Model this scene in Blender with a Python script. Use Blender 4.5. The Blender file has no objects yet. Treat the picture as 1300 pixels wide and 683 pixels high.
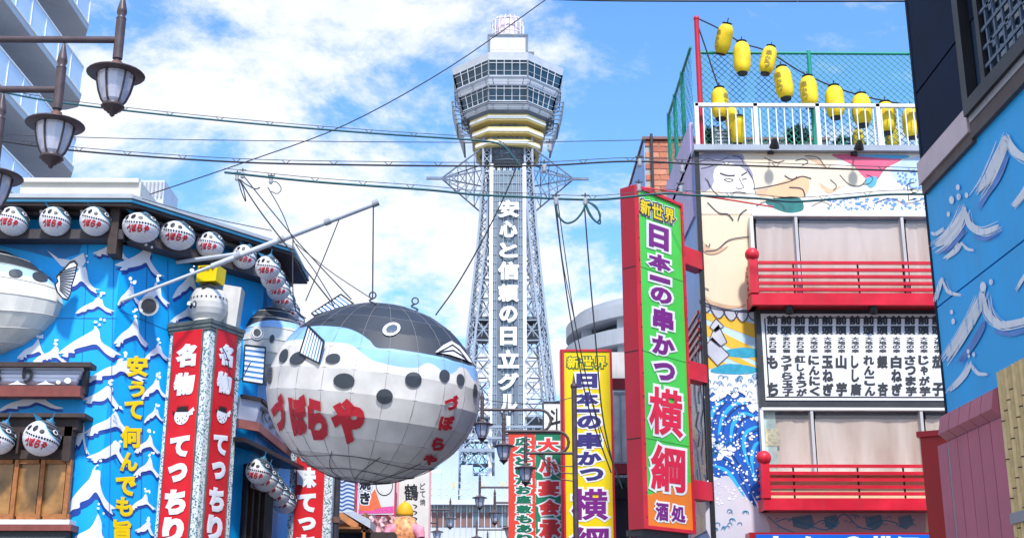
import bpy, bmesh, math, random
from mathutils import Vector, Matrix
from mathutils.bvhtree import BVHTree
random.seed(7)
R = math.radians
scn = bpy.context.scene
COL = scn.collection
# ------------------------------------------------------------------ camera
W, HH, F = 1300.0, 683.0, 1613.0
PITCH, YAW = R(16.6), R(0.65)
cd = bpy.data.cameras.new('camera'); cam = bpy.data.objects.new('camera', cd); COL.objects.link(cam)
cam.location = (0, 0, 1.6); cam.rotation_euler = (R(90) + PITCH, 0, -YAW)
cd.sensor_width = 36; cd.lens = F / W * 36; cd.clip_start = .1; cd.clip_end = 6000
scn.camera = cam
# ------------------------------------------------------------------ world, sun, exposure
SUN_EL, SUN_AZ = R(53), R(171)          # azimuth clockwise from +Y: behind the camera, to the right
w = bpy.data.worlds.new('World'); scn.world = w; w.use_nodes = True
nt = w.node_tree; nt.nodes.clear()
def N(t, **k):
    n = nt.nodes.new(t)
    for a, b in k.items(): setattr(n, a, b)
    return n
L = lambda a, b: nt.links.new(a, b)
sky = N('ShaderNodeTexSky', sky_type='NISHITA', sun_disc=False); sky.sun_elevation = SUN_EL; sky.sun_rotation = SUN_AZ
sky.air_density = 1.0; sky.dust_density = .6; sky.ozone_density = 3.0
tc = N('ShaderNodeTexCoord'); sep = N('ShaderNodeSeparateXYZ'); L(tc.outputs['Generated'], sep.inputs[0])
zz = N('ShaderNodeMath', operation='MAXIMUM'); L(sep.outputs['Z'], zz.inputs[0]); zz.inputs[1].default_value = 0
za = N('ShaderNodeMath', operation='ADD'); L(zz.outputs[0], za.inputs[0]); za.inputs[1].default_value = .22
dx = N('ShaderNodeMath', operation='DIVIDE'); L(sep.outputs['X'], dx.inputs[0]); L(za.outputs[0], dx.inputs[1])
dy = N('ShaderNodeMath', operation='DIVIDE'); L(sep.outputs['Y'], dy.inputs[0]); L(za.outputs[0], dy.inputs[1])
cmb = N('ShaderNodeCombineXYZ'); L(dx.outputs[0], cmb.inputs[0]); L(dy.outputs[0], cmb.inputs[1])
CLOUD_LOC = (8.3, 4.1, 0)
mp = N('ShaderNodeMapping'); L(cmb.outputs[0], mp.inputs[0]); mp.inputs['Location'].default_value = CLOUD_LOC
n1 = N('ShaderNodeTexNoise'); L(mp.outputs[0], n1.inputs['Vector']); n1.inputs['Scale'].default_value = 2.3
n1.inputs['Detail'].default_value = 9; n1.inputs['Roughness'].default_value = .66; n1.inputs['Distortion'].default_value = .25
# clouds thicken towards the horizon
hz = N('ShaderNodeMapRange'); L(sep.outputs['Z'], hz.inputs[0])
hz.inputs[1].default_value = .05; hz.inputs[2].default_value = .62; hz.inputs[3].default_value = .16; hz.inputs[4].default_value = -.06
ad = N('ShaderNodeMath', operation='ADD'); L(n1.outputs['Fac'], ad.inputs[0]); L(hz.outputs[0], ad.inputs[1])
lf = N('ShaderNodeMath', operation='MULTIPLY_ADD'); L(sep.outputs['X'], lf.inputs[0]); lf.inputs[1].default_value = -.16; L(ad.outputs[0], lf.inputs[2])
rp = N('ShaderNodeMapRange', interpolation_type='SMOOTHSTEP'); L(lf.outputs[0], rp.inputs[0])
rp.inputs[1].default_value = .465; rp.inputs[2].default_value = .62
n2 = N('ShaderNodeTexNoise'); L(mp.outputs[0], n2.inputs['Vector']); n2.inputs['Scale'].default_value = 4.5; n2.inputs['Detail'].default_value = 6
cr = N('ShaderNodeMixRGB'); L(n2.outputs['Fac'], cr.inputs[0]); cr.inputs[1].default_value = (5.4, 5.9, 6.8, 1); cr.inputs[2].default_value = (7.6, 7.6, 7.7, 1)
sg = N('ShaderNodeMixRGB', blend_type='MULTIPLY'); sg.inputs[0].default_value = 1; L(sky.outputs[0], sg.inputs[1]); sg.inputs[2].default_value = (1.12, 1.62, 2.05, 1)
mx = N('ShaderNodeMixRGB'); L(rp.outputs[0], mx.inputs[0]); L(sg.outputs[0], mx.inputs[1]); L(cr.outputs[0], mx.inputs[2])
bg = N('ShaderNodeBackground'); L(mx.outputs[0], bg.inputs[0]); bg.inputs[1].default_value = .1
wo = N('ShaderNodeOutputWorld'); L(bg.outputs[0], wo.inputs[0])
sd = bpy.data.lights.new('sun', 'SUN'); sd.energy = 3.2; sd.angle = R(5); sd.color = (1, .95, .88)
so = bpy.data.objects.new('sun', sd); COL.objects.link(so)
sdir = Vector((math.sin(SUN_AZ) * math.cos(SUN_EL), math.cos(SUN_AZ) * math.cos(SUN_EL), math.sin(SUN_EL)))
so.rotation_euler = sdir.to_track_quat('Z', 'Y').to_euler(); so.location = sdir * 50
scn.view_settings.view_transform = 'Standard'; scn.view_settings.look = 'None'
scn.view_settings.exposure = 0.68; scn.view_settings.gamma = 1
scn.cycles.max_bounces = 6
try: scn.cycles.use_denoising = True
except Exception: pass
# ------------------------------------------------------------------ pixel -> place
CM = Matrix.Rotation(-YAW, 3, 'Z') @ Matrix.Rotation(R(90) + PITCH, 3, 'X')
EYE = Vector((0, 0, 1.6)); Z = Vector((0, 0, 1))
def ray(px, py): return (CM @ Vector(((px - W / 2) / F, (HH / 2 - py) / F, -1))).normalized()
class Pl:
    """a vertical plane: point p, outward normal n, horizontal axis u (to the right seen from the front)"""
    def __init__(s, p, n):
        s.p = Vector(p); s.n = Vector(n).normalized(); s.u = Z.cross(s.n).normalized(); s.p.z = 0
    def hit(s, px, py, lift=0):
        d = ray(px, py); q = s.p + s.n * lift
        return EYE + d * ((q - EYE).dot(s.n) / d.dot(s.n))
    def at(s, a, z, b=0): return s.p + s.u * a + Z * z + s.n * b
    def az(s, px, py):
        h = s.hit(px, py); return (h - s.p).dot(s.u), h.z
    def rect(s, x0, y0, x1, y1):
        xm, ym = (x0 + x1) / 2, (y0 + y1) / 2
        return s.az(x0, ym)[0], s.az(x1, ym)[0], s.az(xm, y1)[1], s.az(xm, y0)[1]
    def off(s, b): return Pl(s.p + s.n * b, s.n)
def FY(y): return Pl((0, y, 0), (0, -1, 0))
# ------------------------------------------------------------------ materials
MATS = {}
def mat(name, col, rough=.6, var=.12, scale=3, bump=.0, metal=0, spec=.4, dirt=0, alpha=None, trans=0, emit=0, coat=0):
    if name in MATS: return MATS[name]
    m = bpy.data.materials.new(name); m.use_nodes = True; t = m.node_tree; b = t.nodes['Principled BSDF']
    b.inputs['Roughness'].default_value = rough; b.inputs['Metallic'].default_value = metal
    b.inputs['Specular IOR Level'].default_value = spec; b.inputs['Coat Weight'].default_value = coat
    tcn = t.nodes.new('ShaderNodeTexCoord'); no = t.nodes.new('ShaderNodeTexNoise'); no.inputs['Scale'].default_value = scale; no.inputs['Detail'].default_value = 6
    t.links.new(tcn.outputs['Object'], no.inputs['Vector'])
    mr = t.nodes.new('ShaderNodeMapRange'); t.links.new(no.outputs['Fac'], mr.inputs[0])
    mr.inputs[1].default_value = .25; mr.inputs[2].default_value = .75; mr.inputs[3].default_value = 1 - var; mr.inputs[4].default_value = 1 + var
    mu = t.nodes.new('ShaderNodeMixRGB'); mu.blend_type = 'MULTIPLY'; mu.inputs[0].default_value = 1
    mu.inputs[1].default_value = (*col, 1); t.links.new(mr.outputs[0], mu.inputs[2]); out = mu.outputs[0]
    if dirt:
        mpn = t.nodes.new('ShaderNodeMapping'); t.links.new(tcn.outputs['Object'], mpn.inputs[0]); mpn.inputs['Scale'].default_value = (6, 6, .5)
        n3 = t.nodes.new('ShaderNodeTexNoise'); n3.inputs['Scale'].default_value = 1.3; n3.inputs['Detail'].default_value = 8; t.links.new(mpn.outputs[0], n3.inputs['Vector'])
        m3 = t.nodes.new('ShaderNodeMapRange'); t.links.new(n3.outputs['Fac'], m3.inputs[0]); m3.inputs[1].default_value = .5; m3.inputs[2].default_value = .75
        m3.inputs[3].default_value = 0; m3.inputs[4].default_value = dirt
        mi = t.nodes.new('ShaderNodeMixRGB'); t.links.new(m3.outputs[0], mi.inputs[0]); t.links.new(out, mi.inputs[1]); mi.inputs[2].default_value = (.10, .09, .08, 1); out = mi.outputs[0]
    t.links.new(out, b.inputs['Base Color'])
    r2 = t.nodes.new('ShaderNodeMapRange'); t.links.new(no.outputs['Fac'], r2.inputs[0]); r2.inputs[3].default_value = max(0, rough - .1); r2.inputs[4].default_value = min(1, rough + .1)
    t.links.new(r2.outputs[0], b.inputs['Roughness'])
    if bump:
        bu = t.nodes.new('ShaderNodeBump'); bu.inputs['Strength'].default_value = bump; bu.inputs['Distance'].default_value = .02
        t.links.new(no.outputs['Fac'], bu.inputs['Height']); t.links.new(bu.outputs[0], b.inputs['Normal'])
    if trans: b.inputs['Transmission Weight'].default_value = trans; b.inputs['IOR'].default_value = 1.1
    if alpha is not None: b.inputs['Alpha'].default_value = alpha
    MATS[name] = m; return m
def S(r, g, b):      # sRGB 0-255 -> linear
    return tuple((c / 255 / 12.92) if c <= 10 else ((c / 255 + .055) / 1.055) ** 2.4 for c in (r, g, b))
WHITE = mat('white_paint', (.78, .79, .80), .55, .06)
OFFW = mat('off_white', (.62, .60, .56), .7, .1, dirt=.25)
PRINTW = mat('white_print', (.80, .82, .88), .6, .06)
BLACK = mat('black_paint', (.015, .015, .018), .45, .2)
DGREY = mat('dark_grey_metal', (.045, .045, .055), .45, .25, 8)
GREY = mat('grey_metal', (.30, .31, .34), .45, .15, 5)
LGREY = mat('pale_grey_metal', (.50, .53, .58), .5, .12, 5)
RED = mat('red_paint', (.62, .012, .035), .42, .2, 3, coat=.1, dirt=.16)
DRED = mat('deep_red_paint', (.36, .008, .014), .4, .15, 2, coat=.2)
SIGNRED = mat('sign_red', (.66, .01, .018), .45, .18, 1.6, dirt=.10)
BLUE = mat('mural_blue', (.0, .385, .86), .5, .14, 1.0, dirt=.16)
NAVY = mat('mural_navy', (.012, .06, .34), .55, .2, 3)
YEL = mat('sign_yellow', (.86, .62, .0), .4, .10, 1.4, dirt=.04)
GRN = mat('sign_green', (.07, .60, .07), .4, .14, 1.4, dirt=.06)
BROWN = mat('dark_timber', (.05, .032, .028), .6, .3, 9, bump=.3)
WOOD = mat('window_timber', (.34, .13, .04), .5, .3, 12)
WIREM = mat('black_cable', (.02, .022, .03), .5, .1)
TEAL = mat('teal_cable', (.01, .09, .11), .5, .1)
# ------------------------------------------------------------------ mesh building
class MB:
    def __init__(s): s.v = []; s.f = []; s.mi = []; s.k = 0; s.sm = []
    def add(s, vs, fs, smooth=False):
        o = len(s.v); s.v += [Vector(p) for p in vs]
        for f in fs: s.f.append([i + o for i in f]); s.mi.append(s.k); s.sm.append(smooth)
    def mesh(s, name, mats, org=Vector()):
        me = bpy.data.meshes.new(name); me.from_pydata([tuple(p - org) for p in s.v], [], s.f)
        for m in (mats if isinstance(mats, (list, tuple)) else [mats]): me.materials.append(m)
        me.polygons.foreach_set('material_index', s.mi); me.polygons.foreach_set('use_smooth', s.sm); me.update(); return me
    def build(s, name, mats, parent=None, kind=None, label=None):
        org = world(parent) if parent else Vector()
        o = bpy.data.objects.new(name, s.mesh(name, mats, org)); COL.objects.link(o)
        if parent: o.parent = parent
        if kind: o['kind'] = kind
        if label: o['label'] = label
        return o
    def box(s, x0, x1, y0, y1, z0, z1):
        s.add([(x, y, z) for x in (x0, x1) for y in (y0, y1) for z in (z0, z1)],
              [(0, 1, 3, 2), (4, 6, 7, 5), (0, 4, 5, 1), (2, 3, 7, 6), (0, 2, 6, 4), (1, 5, 7, 3)])
    def pb(s, pl, a0, a1, z0, z1, b0, b1):      # box in a plane's own frame
        s.add([pl.at(a, z, b) for a in (a0, a1) for b in (b0, b1) for z in (z0, z1)],
              [(0, 1, 3, 2), (4, 6, 7, 5), (0, 4, 5, 1), (2, 3, 7, 6), (0, 2, 6, 4), (1, 5, 7, 3)])
    def px(s, pl, x0, y0, x1, y1, b0, b1):
        a0, a1, z0, z1 = pl.off(b1).rect(x0, y0, x1, y1); s.pb(pl, a0, a1, z0, z1, b0, b1)
    def prism(s, pts, d, cap=True):
        n = len(pts); pts = [Vector(p) for p in pts]; d = Vector(d)
        s.add(pts + [p + d for p in pts], ([list(range(n))[::-1], list(range(n, 2 * n))] if cap else []) + [(i, (i + 1) % n, n + (i + 1) % n, n + i) for i in range(n)])
    def face(s, pts): s.add(pts, [list(range(len(pts)))])
    def bar(s, p, q, w, h=None, up=Z):
        p, q = Vector(p), Vector(q); d = (q - p).normalized(); h = h or w
        if abs(d.dot(up)) > .98: up = Vector((1, 0, 0)) if abs(d.x) < .9 else Vector((0, 1, 0))
        a = d.cross(up).normalized() * w / 2; b = a.cross(d).normalized() * h / 2
        s.prism([p - a - b, p + a - b, p + a + b, p - a + b], q - p)
    def tube(s, pts, r, n=8, smooth=True, caps=True):
        pts = [Vector(p) for p in pts]; rings = []; a = None
        for i, p in enumerate(pts):
            d = (pts[min(i + 1, len(pts) - 1)] - pts[max(i - 1, 0)]).normalized()
            if a is None: a = d.orthogonal().normalized()
            a = (a - d * a.dot(d)).normalized(); b = d.cross(a); rr = r[i] if isinstance(r, (list, tuple)) else r
            rings.append([p + (a * math.cos(2 * math.pi * k / n) + b * math.sin(2 * math.pi * k / n)) * rr for k in range(n)])
        m = len(rings)
        s.add([v for rg in rings for v in rg], [(i * n + k, i * n + (k + 1) % n, (i + 1) * n + (k + 1) % n, (i + 1) * n + k) for i in range(m - 1) for k in range(n)]
              , smooth)
        if caps: s.add(rings[0], [list(range(n))[::-1]]); s.add(rings[-1], [list(range(n))])
    def lathe(s, c, prof, n=16, smooth=True):      # prof: (radius, z) from bottom to top
        c = Vector(c); vs = [c + Vector((r * math.cos(2 * math.pi * k / n), r * math.sin(2 * math.pi * k / n), z)) for r, z in prof for k in range(n)]
        m = len(prof); s.add(vs, [(i * n + k, i * n + (k + 1) % n, (i + 1) * n + (k + 1) % n, (i + 1) * n + k) for i in range(m - 1) for k in range(n)], smooth)
        s.add(vs[:n], [list(range(n))[::-1]]); s.add(vs[-n:], [list(range(n))])
    def ball(s, c, r, n=12, m=8):
        s.lathe(c, [(max(.001, r * math.cos(t)), r * math.sin(t)) for t in [(-.5 + k / m) * math.pi for k in range(m + 1)]], n)
def world(o):
    v = Vector(o.location)
    while o.parent: o = o.parent; v += Vector(o.location)
    return v
def tag(o, label, cat, group=None):
    o['label'] = label; o['category'] = cat
    if group: o['group'] = group
    return o
def thing(name, label, cat, loc, group=None):
    o = bpy.data.objects.new(name, None); o.empty_display_size = .2; o.location = loc; COL.objects.link(o)
    return tag(o, label, cat, group)
def copy_tree(o, parent=None, kids=None):
    if kids is None: kids = [c for c in bpy.data.objects]
    c = o.copy(); COL.objects.link(c); c.parent = parent
    for ch in [k for k in kids if k.parent == o]: copy_tree(ch, c, kids)
    return c
def catmull(pts, n=6, closed=False):
    out = []; m = len(pts); P = [Vector(p) for p in pts]
    g = (lambda i: P[i % m]) if closed else (lambda i: P[max(0, min(m - 1, i))])
    for i in range(m if closed else m - 1):
        a, b, c, d = g(i - 1), g(i), g(i + 1), g(i + 2)
        for k in range(n):
            t = k / n; out.append(.5 * (2 * b + (c - a) * t + (2 * a - 5 * b + 4 * c - d) * t * t + (3 * b - a - 3 * c + d) * t ** 3))
    if not closed: out.append(P[-1])
    return out
def prt(mb, pl, pts, lift=.005):       # flat print: one polygon lying on a surface
    mb.face([pl.hit(x, y, lift) for x, y in pts])
def ribbon(mb, pl, pts, wd, lift=.009, smooth=True, taper=False):
    P = catmull([(x, y, 0) for x, y in pts], 5) if smooth and len(pts) > 2 else [Vector((x, y, 0)) for x, y in pts]
    n = len(P); Lf, Rt = [], []
    for i, p in enumerate(P):
        d = (P[min(i + 1, n - 1)] - P[max(i - 1, 0)]).normalized(); q = Vector((-d.y, d.x, 0)) * wd / 2
        if taper: q *= .25 + .75 * math.sin(math.pi * (i + .5) / n)
        Lf.append(p + q); Rt.append(p - q)
    v = [pl.hit(p.x, p.y, lift) for p in Lf + Rt]
    mb.add(v, [(i, i + 1, n + i + 1, n + i) for i in range(n - 1)])
def dot(mb, pl, x, y, rx, ry=None, lift=.008, n=10):
    ry = ry or rx; prt(mb, pl, [(x + rx * math.cos(2 * math.pi * k / n), y + ry * math.sin(2 * math.pi * k / n)) for k in range(n)], lift)
# ------------------------------------------------------------------ lettering
GC = {}
def glyph(ch, bold=.03):
    if (ch, bold) in GC: return GC[ch, bold]
    c = bpy.data.curves.new('g', 'FONT'); c.body = ch; c.size = 1; c.resolution_u = 3; c.bevel_depth = bold; c.bevel_resolution = 0
    o = bpy.data.objects.new('g', c); COL.objects.link(o)
    m = bpy.data.meshes.new_from_object(o.evaluated_get(bpy.context.evaluated_depsgraph_get()))
    vs = [(v.co.x, v.co.y, v.co.z / max(bold, 1e-4)) for v in m.vertices]; fs = [list(p.vertices) for p in m.polygons if p.normal.z > -.1]
    bpy.data.objects.remove(o); bpy.data.curves.remove(c); bpy.data.meshes.remove(m)
    xs = [v[0] for v in vs]; ys = [v[1] for v in vs]; GC[ch, bold] = (vs, fs, (min(xs), max(xs), min(ys), max(ys)))
    return GC[ch, bold]
def quad(x0, y0, x1, y1, sl=0): return [(x0, y0), (x1, y0 + sl * (x1 - x0)), (x1, y1 + sl * (x1 - x0)), (x0, y1)]
def char(mb, ch, q, pl, lift=.01, bold=.04, em=False, ref=None, vert=False, rot=False):
    """glyph fitted into the pixel quad q (tl, tr, br, bl); ref = bold whose bounding box fills the quad"""
    vs, fs, bb = glyph(ch, bold)
    if ref is not None: bb = glyph(ch, ref)[2]
    if em: bb = (0, 1, -.12, .88)
    tl, tr, br, bl = [Vector(p) for p in q]; out = []
    for x, y, z in vs:
        s = (x - bb[0]) / (bb[1] - bb[0]); t = (bb[3] - y) / (bb[3] - bb[2])
        if rot: s, t = 1 - t, s
        p = (tl * (1 - s) + tr * s) * (1 - t) + (bl * (1 - s) + br * s) * t
        out.append(pl.hit(p.x, p.y, lift + z * .0015))
    mb.add(out, fs)
def column(mb, text, x0, x1, ys, pl, lift=.01, bold=.04, em=True, sl=0):
    for i, ch in enumerate(text):
        if ch != ' ': char(mb, ch, quad(x0, ys[i], x1, ys[i + 1], sl), pl, lift, bold, em)

# ================================================================== GROUND
g = MB(); g.box(-400, 400, -60, 700, -.3, -.12); g.build('ground', mat('ground_concrete', (.22, .21, .2), .9, .15), kind='structure')
g = MB(); g.box(-3.0, 2.1, -40, 260, -.119, 0); g.build('road', mat('asphalt', (.05, .05, .052), .9, .25, 9, bump=.4), kind='structure')
PAV = mat('pavement_concrete', (.27, .26, .25), .85, .15, 4, bump=.2)
g = MB(); g.box(-20, -3.0, -40, 260, -.119, .12); g.build('pavement', PAV, kind='structure')
g = MB(); g.box(2.1, 20, -40, 260, -.119, .12); g.build('pavement', PAV, kind='structure')
# ================================================================== STEEL TOWER
TW = thing('observation_tower', 'tall pale steel lattice tower with two glazed decks and a vertical column of white characters', 'tower', (1.52, 199, 0))
TS = mat('tower_steel', (.27, .32, .39), .5, .15, .8); TS2B = mat('tower_steel_mid', (.16, .20, .27), .5, .2, .8); TS2 = mat('tower_steel_dark', (.13, .16, .20), .5, .2, .8)
TPAN = mat('tower_white_panel', (.50, .53, .58), .5, .12, .6); TSH = mat('tower_shaft_panel', (.17, .23, .28), .45, .2, .9)
TGL = mat('tower_glass', (.012, .05, .085), .15, .5, .35, spec=.5); TYEL = mat('tower_yellow', (.66, .52, .20), .5, .1)
cx, cy = 1.52, 199.0
def ty(py, d=0): return FY(cy - d).hit(645.5, py).z
def tw(px, py, d=0): return abs(FY(cy - d).hit(645.5 + px, py).x - FY(cy - d).hit(645.5, py).x)
LEG = []
for py, hp in [(186, 31), (215, 31.5), (290, 36.5), (365, 44.5), (440, 53), (500, 60), (560, 68), (620, 84), (700, 112)]:
    h = tw(hp, py); h = tw(hp, py, h); LEG.append((ty(py, h), h))
LEG.append((0, LEG[-1][1] + 3))
def hw(z):
    for (z0, h0), (z1, h1) in zip(LEG, LEG[1:]):
        if z >= z1: return h1 + (h0 - h1) * (z - z1) / (z0 - z1)
    return LEG[-1][1]
def rot4(p, k):
    x, y = p[0], p[1]
    for _ in range(k): x, y = -y, x
    return Vector((cx + x, cy + y, p[2]))
ztop = ty(186); steps = []; z = ztop
while z > 6: steps.append(z); z -= 2.6 + hw(z) * .12
steps.append(0)
for k in range(4):                       # the four corner legs, each a boxed truss
    m = MB()
    for zt, zb in zip(steps, steps[1:]):
        t_, b_ = hw(zt), hw(zb); lw = 1.25
        P = lambda h, z, i, j: rot4((-h + i * lw, -h + j * lw, z), k)
        for i, j in ((0, 0), (1, 0), (0, 1), (1, 1)): m.bar(P(t_, zt, i, j), P(b_, zb, i, j), .34)
        for (a, b) in (((0, 0), (1, 0)), ((0, 0), (0, 1))):
            zm = (zt + zb) / 2; mm = (t_ + b_) / 2
            m.bar(P(t_, zt, *a), P(mm, zm, *b), .13); m.bar(P(mm, zm, *b), P(b_, zb, *a), .13)
            m.bar(P(t_, zt, *b), P(mm, zm, *a), .1); m.bar(P(mm, zm, *a), P(b_, zb, *b), .1); m.bar(P(b_, zb, *a), P(b_, zb, *b), .14)
    m.build('leg', TS, TW)
SH = tw(21.5, 400, 6)                     # shaft half width
for k in range(4):                       # bracing of each side, open to the sky
    m = MB()
    for n_, (zt, zb) in enumerate(zip(steps[1:-1:1], steps[2::1])):
        t_, b_ = hw(zt), hw(zb); zm = (zt + zb) / 2; mm = (t_ + b_) / 2
        for s in (-1, 1):
            A0 = rot4((s * (t_ - 1.2), -t_, zt), k); A1 = rot4((s * (b_ - 1.2), -b_, zb), k)
            B0 = rot4((s * SH, -t_ + .3, zt), k); B1 = rot4((s * SH, -b_ + .3, zb), k)
            m.bar(A0, B1, .17); m.bar(B0, A1, .17); m.bar(A1, B1, .2)
            C = (A0 + A1 + B0 + B1) / 4; m.bar((A0 + A1) / 2, C, .1); m.bar((B0 + B1) / 2, C, .1)
            if n_ % 2 and n_ > 3:
                for q in range(5):
                    a = q * 1.256; m.bar(C, C + (A0 - B0).normalized() * math.cos(a) * .9 + Z * math.sin(a) * 1.1, .08)
    m.build('bracing', TS, TW)
for py in (232, 412, 424, 538):           # service floors between legs and shaft
    z = ty(py); h = hw(z)
    for s in (-1, 1): m = MB(); m.box(cx + s * SH if s > 0 else cx - h + .6, cx + h - .6 if s > 0 else cx - SH, cy - h + .6, cy + h - .6, z - .35, z); m.build('service_floor', TS2, TW)
    m = MB(); m.box(cx - SH, cx + SH, cy + SH, cy + h - .6, z - .35, z); m.build('service_floor', TS2, TW)
ysh = 6.2
m = MB(); zb_, zt_ = 3, ty(216, ysh)
m.box(cx - SH + .1, cx + SH - .1, cy - ysh + .2, cy + 3, zb_, zt_)
m.build('elevator_shaft', TSH, TW)
m = MB(); zq = zb_
for i in range(15):
    xx = cx - SH + .25 + i * (2 * SH - .5) / 14
    if abs(i - 7) > 3 or i % 2: m.box(xx - .06, xx + .06, cy - ysh + .02, cy - ysh + .2, zb_, zt_)
while zq < zt_: m.box(cx - SH + .2, cx + SH - .2, cy - ysh + .06, cy - ysh + .2, zq, zq + .12); zq += 1.5
m.build('shaft_grid', TS, TW)
for s in (-1, 1):
    m = MB(); m.box(cx + s * SH - .28, cx + s * SH + .28, cy - ysh - .2, cy - ysh + .6, zb_, zt_ + 1); m.build('light_strip', mat('light_strip', (.85, .86, .88), .4, .04), TW)
    m = MB(); m.box(cx + s * (SH - 1.35) - .32, cx + s * (SH - 1.35) + .32, cy - ysh - .05, cy - ysh + .1, zb_, zt_ - 8); m.build('cable_tray', TS2, TW)
LP = FY(cy - ysh - .35); LW = mat('sign_letter_white', (.95, .95, .96), .4, .02)
rows = [(254, 276), (280, 301), (308, 327), (332, 355), (361, 383), (388, 409), (415, 438), (444, 467), (473, 495), (500, 523), (528, 550), (556, 577)]
for ch, (y0, y1) in zip('安心と信頼の日立グループ', rows):
    m = MB(); x0, x1 = (632, 659) if ch in '安信頼立グ' else (634, 657) if ch != '日' else (635, 656)
    char(m, ch, quad(x0, y0, x1, y1) if ch != 'ー' else quad(643, y0, 648, y1), LP, 0, .045, rot=(ch == 'ー')); m.build('character', LW, TW)
# head: octagonal rings
def octo(r, z, a=3.2):
    a = min(a, r * .62); return [Vector((cx + x, cy + y, z)) for x, y in ((-a, -r), (a, -r), (r, -a), (r, a), (a, r), (-a, r), (-r, a), (-r, -a))]
def oct_shell(m, r0, z0, r1, z1):
    A, B = octo(r0, z0), octo(r1, z1); m.add(A + B, [(i, (i + 1) % 8, 8 + (i + 1) % 8, 8 + i) for i in range(8)] + [list(range(8))[::-1], list(range(8, 16))])
zl = lambda py, r: ty(py, r)
RU, RU2, RL, RL2 = 9.15, 8.55, 8.1, 7.45
zA, zB, zC, zD = zl(67.5, RU), zl(76.0, RU), zl(96.5, RU2), zl(108.5, RL); zE, zF, zG = zl(128.5, RL2), zl(132, RL2), zl(139, 7.0)
m = MB(); oct_shell(m, RU + .05, zB, RU + .25, zA); m.build('deck_parapet', TPAN, TW)
m = MB(); oct_shell(m, RL, zD, RU2 - .1, zC); m.build('deck_wall', TPAN, TW)
m = MB(); oct_shell(m, 6.9, zG, RL2 - .05, zF); m.build('deck_wall', TPAN, TW)
m = MB(); oct_shell(m, RU2 - .45, zC, RU - .45, zB); oct_shell(m, RL2 - .4, zF, RL - .4, zD); m.build('deck_interior', mat('deck_interior', (.03, .045, .06), .6, .5, .5), TW)
for (rt, zt, rb, zb2) in ((RU, zB, RU2, zC), (RL, zD, RL2, zE)):
    A, B = octo(rt, zt), octo(rb, zb2)
    for i in (7, 0, 1, 2, 6):
        p0, p1, q0, q1 = A[i], A[(i + 1) % 8], B[i], B[(i + 1) % 8]; cen = Vector((cx, cy, (zt + zb2) / 2))
        fr = MB(); nn = 5
        def W_(s, t): return (p0 * (1 - s) + p1 * s) * (1 - t) + (q0 * (1 - s) + q1 * s) * t
        for j in range(nn + 1): fr.bar(W_(j / nn, 0), W_(j / nn, 1), .13 if 0 < j < nn else .24)
        fr.bar(W_(0, .2), W_(1, .2), .1); fr.bar(W_(0, 1), W_(1, 1), .16); fr.bar(W_(0, 0), W_(1, 0), .12); fr.bar(W_(0, .68), W_(1, .68), .05)
        fr.build('window_frame', TPAN, TW)
        for j in range(nn):
            for (t0, t1) in ((.03, .18), (.22, .97)):
                pn = MB(); q = [W_((j + .06) / nn, t1), W_((j + .94) / nn, t1), W_((j + .94) / nn, t0), W_((j + .06) / nn, t0)]
                inn = [v + (Vector((cx, cy, v.z)) - v).normalized() * .08 for v in q]; pn.face(inn); pn.build('pane', TGL, TW)
m = MB()
for r, py in ((RU2 + .35, 98.5), (RL2 + .3, 131)):     # walkway rails under the glass
    A = octo(r, zl(py, r)); 
    for i in range(8): m.bar(A[i], A[(i + 1) % 8], .2, .1); m.bar(A[i] - Z * .7, A[(i + 1) % 8] - Z * .7, .1)
    for i in range(8):
        for t in (.1, .5, .9):
            p = A[i].lerp(A[(i + 1) % 8], t); m.bar(p, p - Z * .9 + (Vector((cx, cy, p.z)) - p).normalized() * .7, .12)
m.build('walkway_rail', TS, TW)
m = MB(); oct_shell(m, 5.9, zl(147, 5.9), 6.9, zG); m.build('soffit', TS2, TW)
for i, (r, y0, y1) in enumerate(((6.3, 145, 152.5), (5.9, 161, 168.5), (5.35, 177, 184))):
    m = MB(); oct_shell(m, r - .15, zl(y1, r), r, zl(y0, r)); ring = m.build('deck_ring', TYEL, TW)
    m = MB(); zm = zl((y0 + y1) / 2, r); oct_shell(m, r + .05, zm - .22, r + .05, zm + .22); m.build('light_band', WHITE, ring)
m = MB(); oct_shell(m, 3.9, zl(190, 4), 4.6, zl(140, 5)); m.build('core_wall', TSH, TW)
m = MB()
for i in range(26):
    a = i / 26 * 2 * math.pi; p = Vector((cx + 4.9 * math.sin(a), cy - 4.9 * math.cos(a), zl(150, 5))); q = Vector((cx + 4.1 * math.sin(a + .25), cy - 4.1 * math.cos(a + .25), zl(196, 5))); m.bar(p, q, .16)
    q2 = Vector((cx + 4.1 * math.sin(a - .25), cy - 4.1 * math.cos(a - .25), zl(196, 5))); m.bar(p, q2, .12)
for s in (-1, 1):
    for zz_, r in ((200, 4.6), (207, 4.4), (214, 4.2)): m.tube([Vector((cx + r * math.cos(t * .5236), cy + r * math.sin(t * .5236), ty(zz_))) for t in range(13)], .16, 5)
m.build('neck_struts', TS2B, TW)
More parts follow.
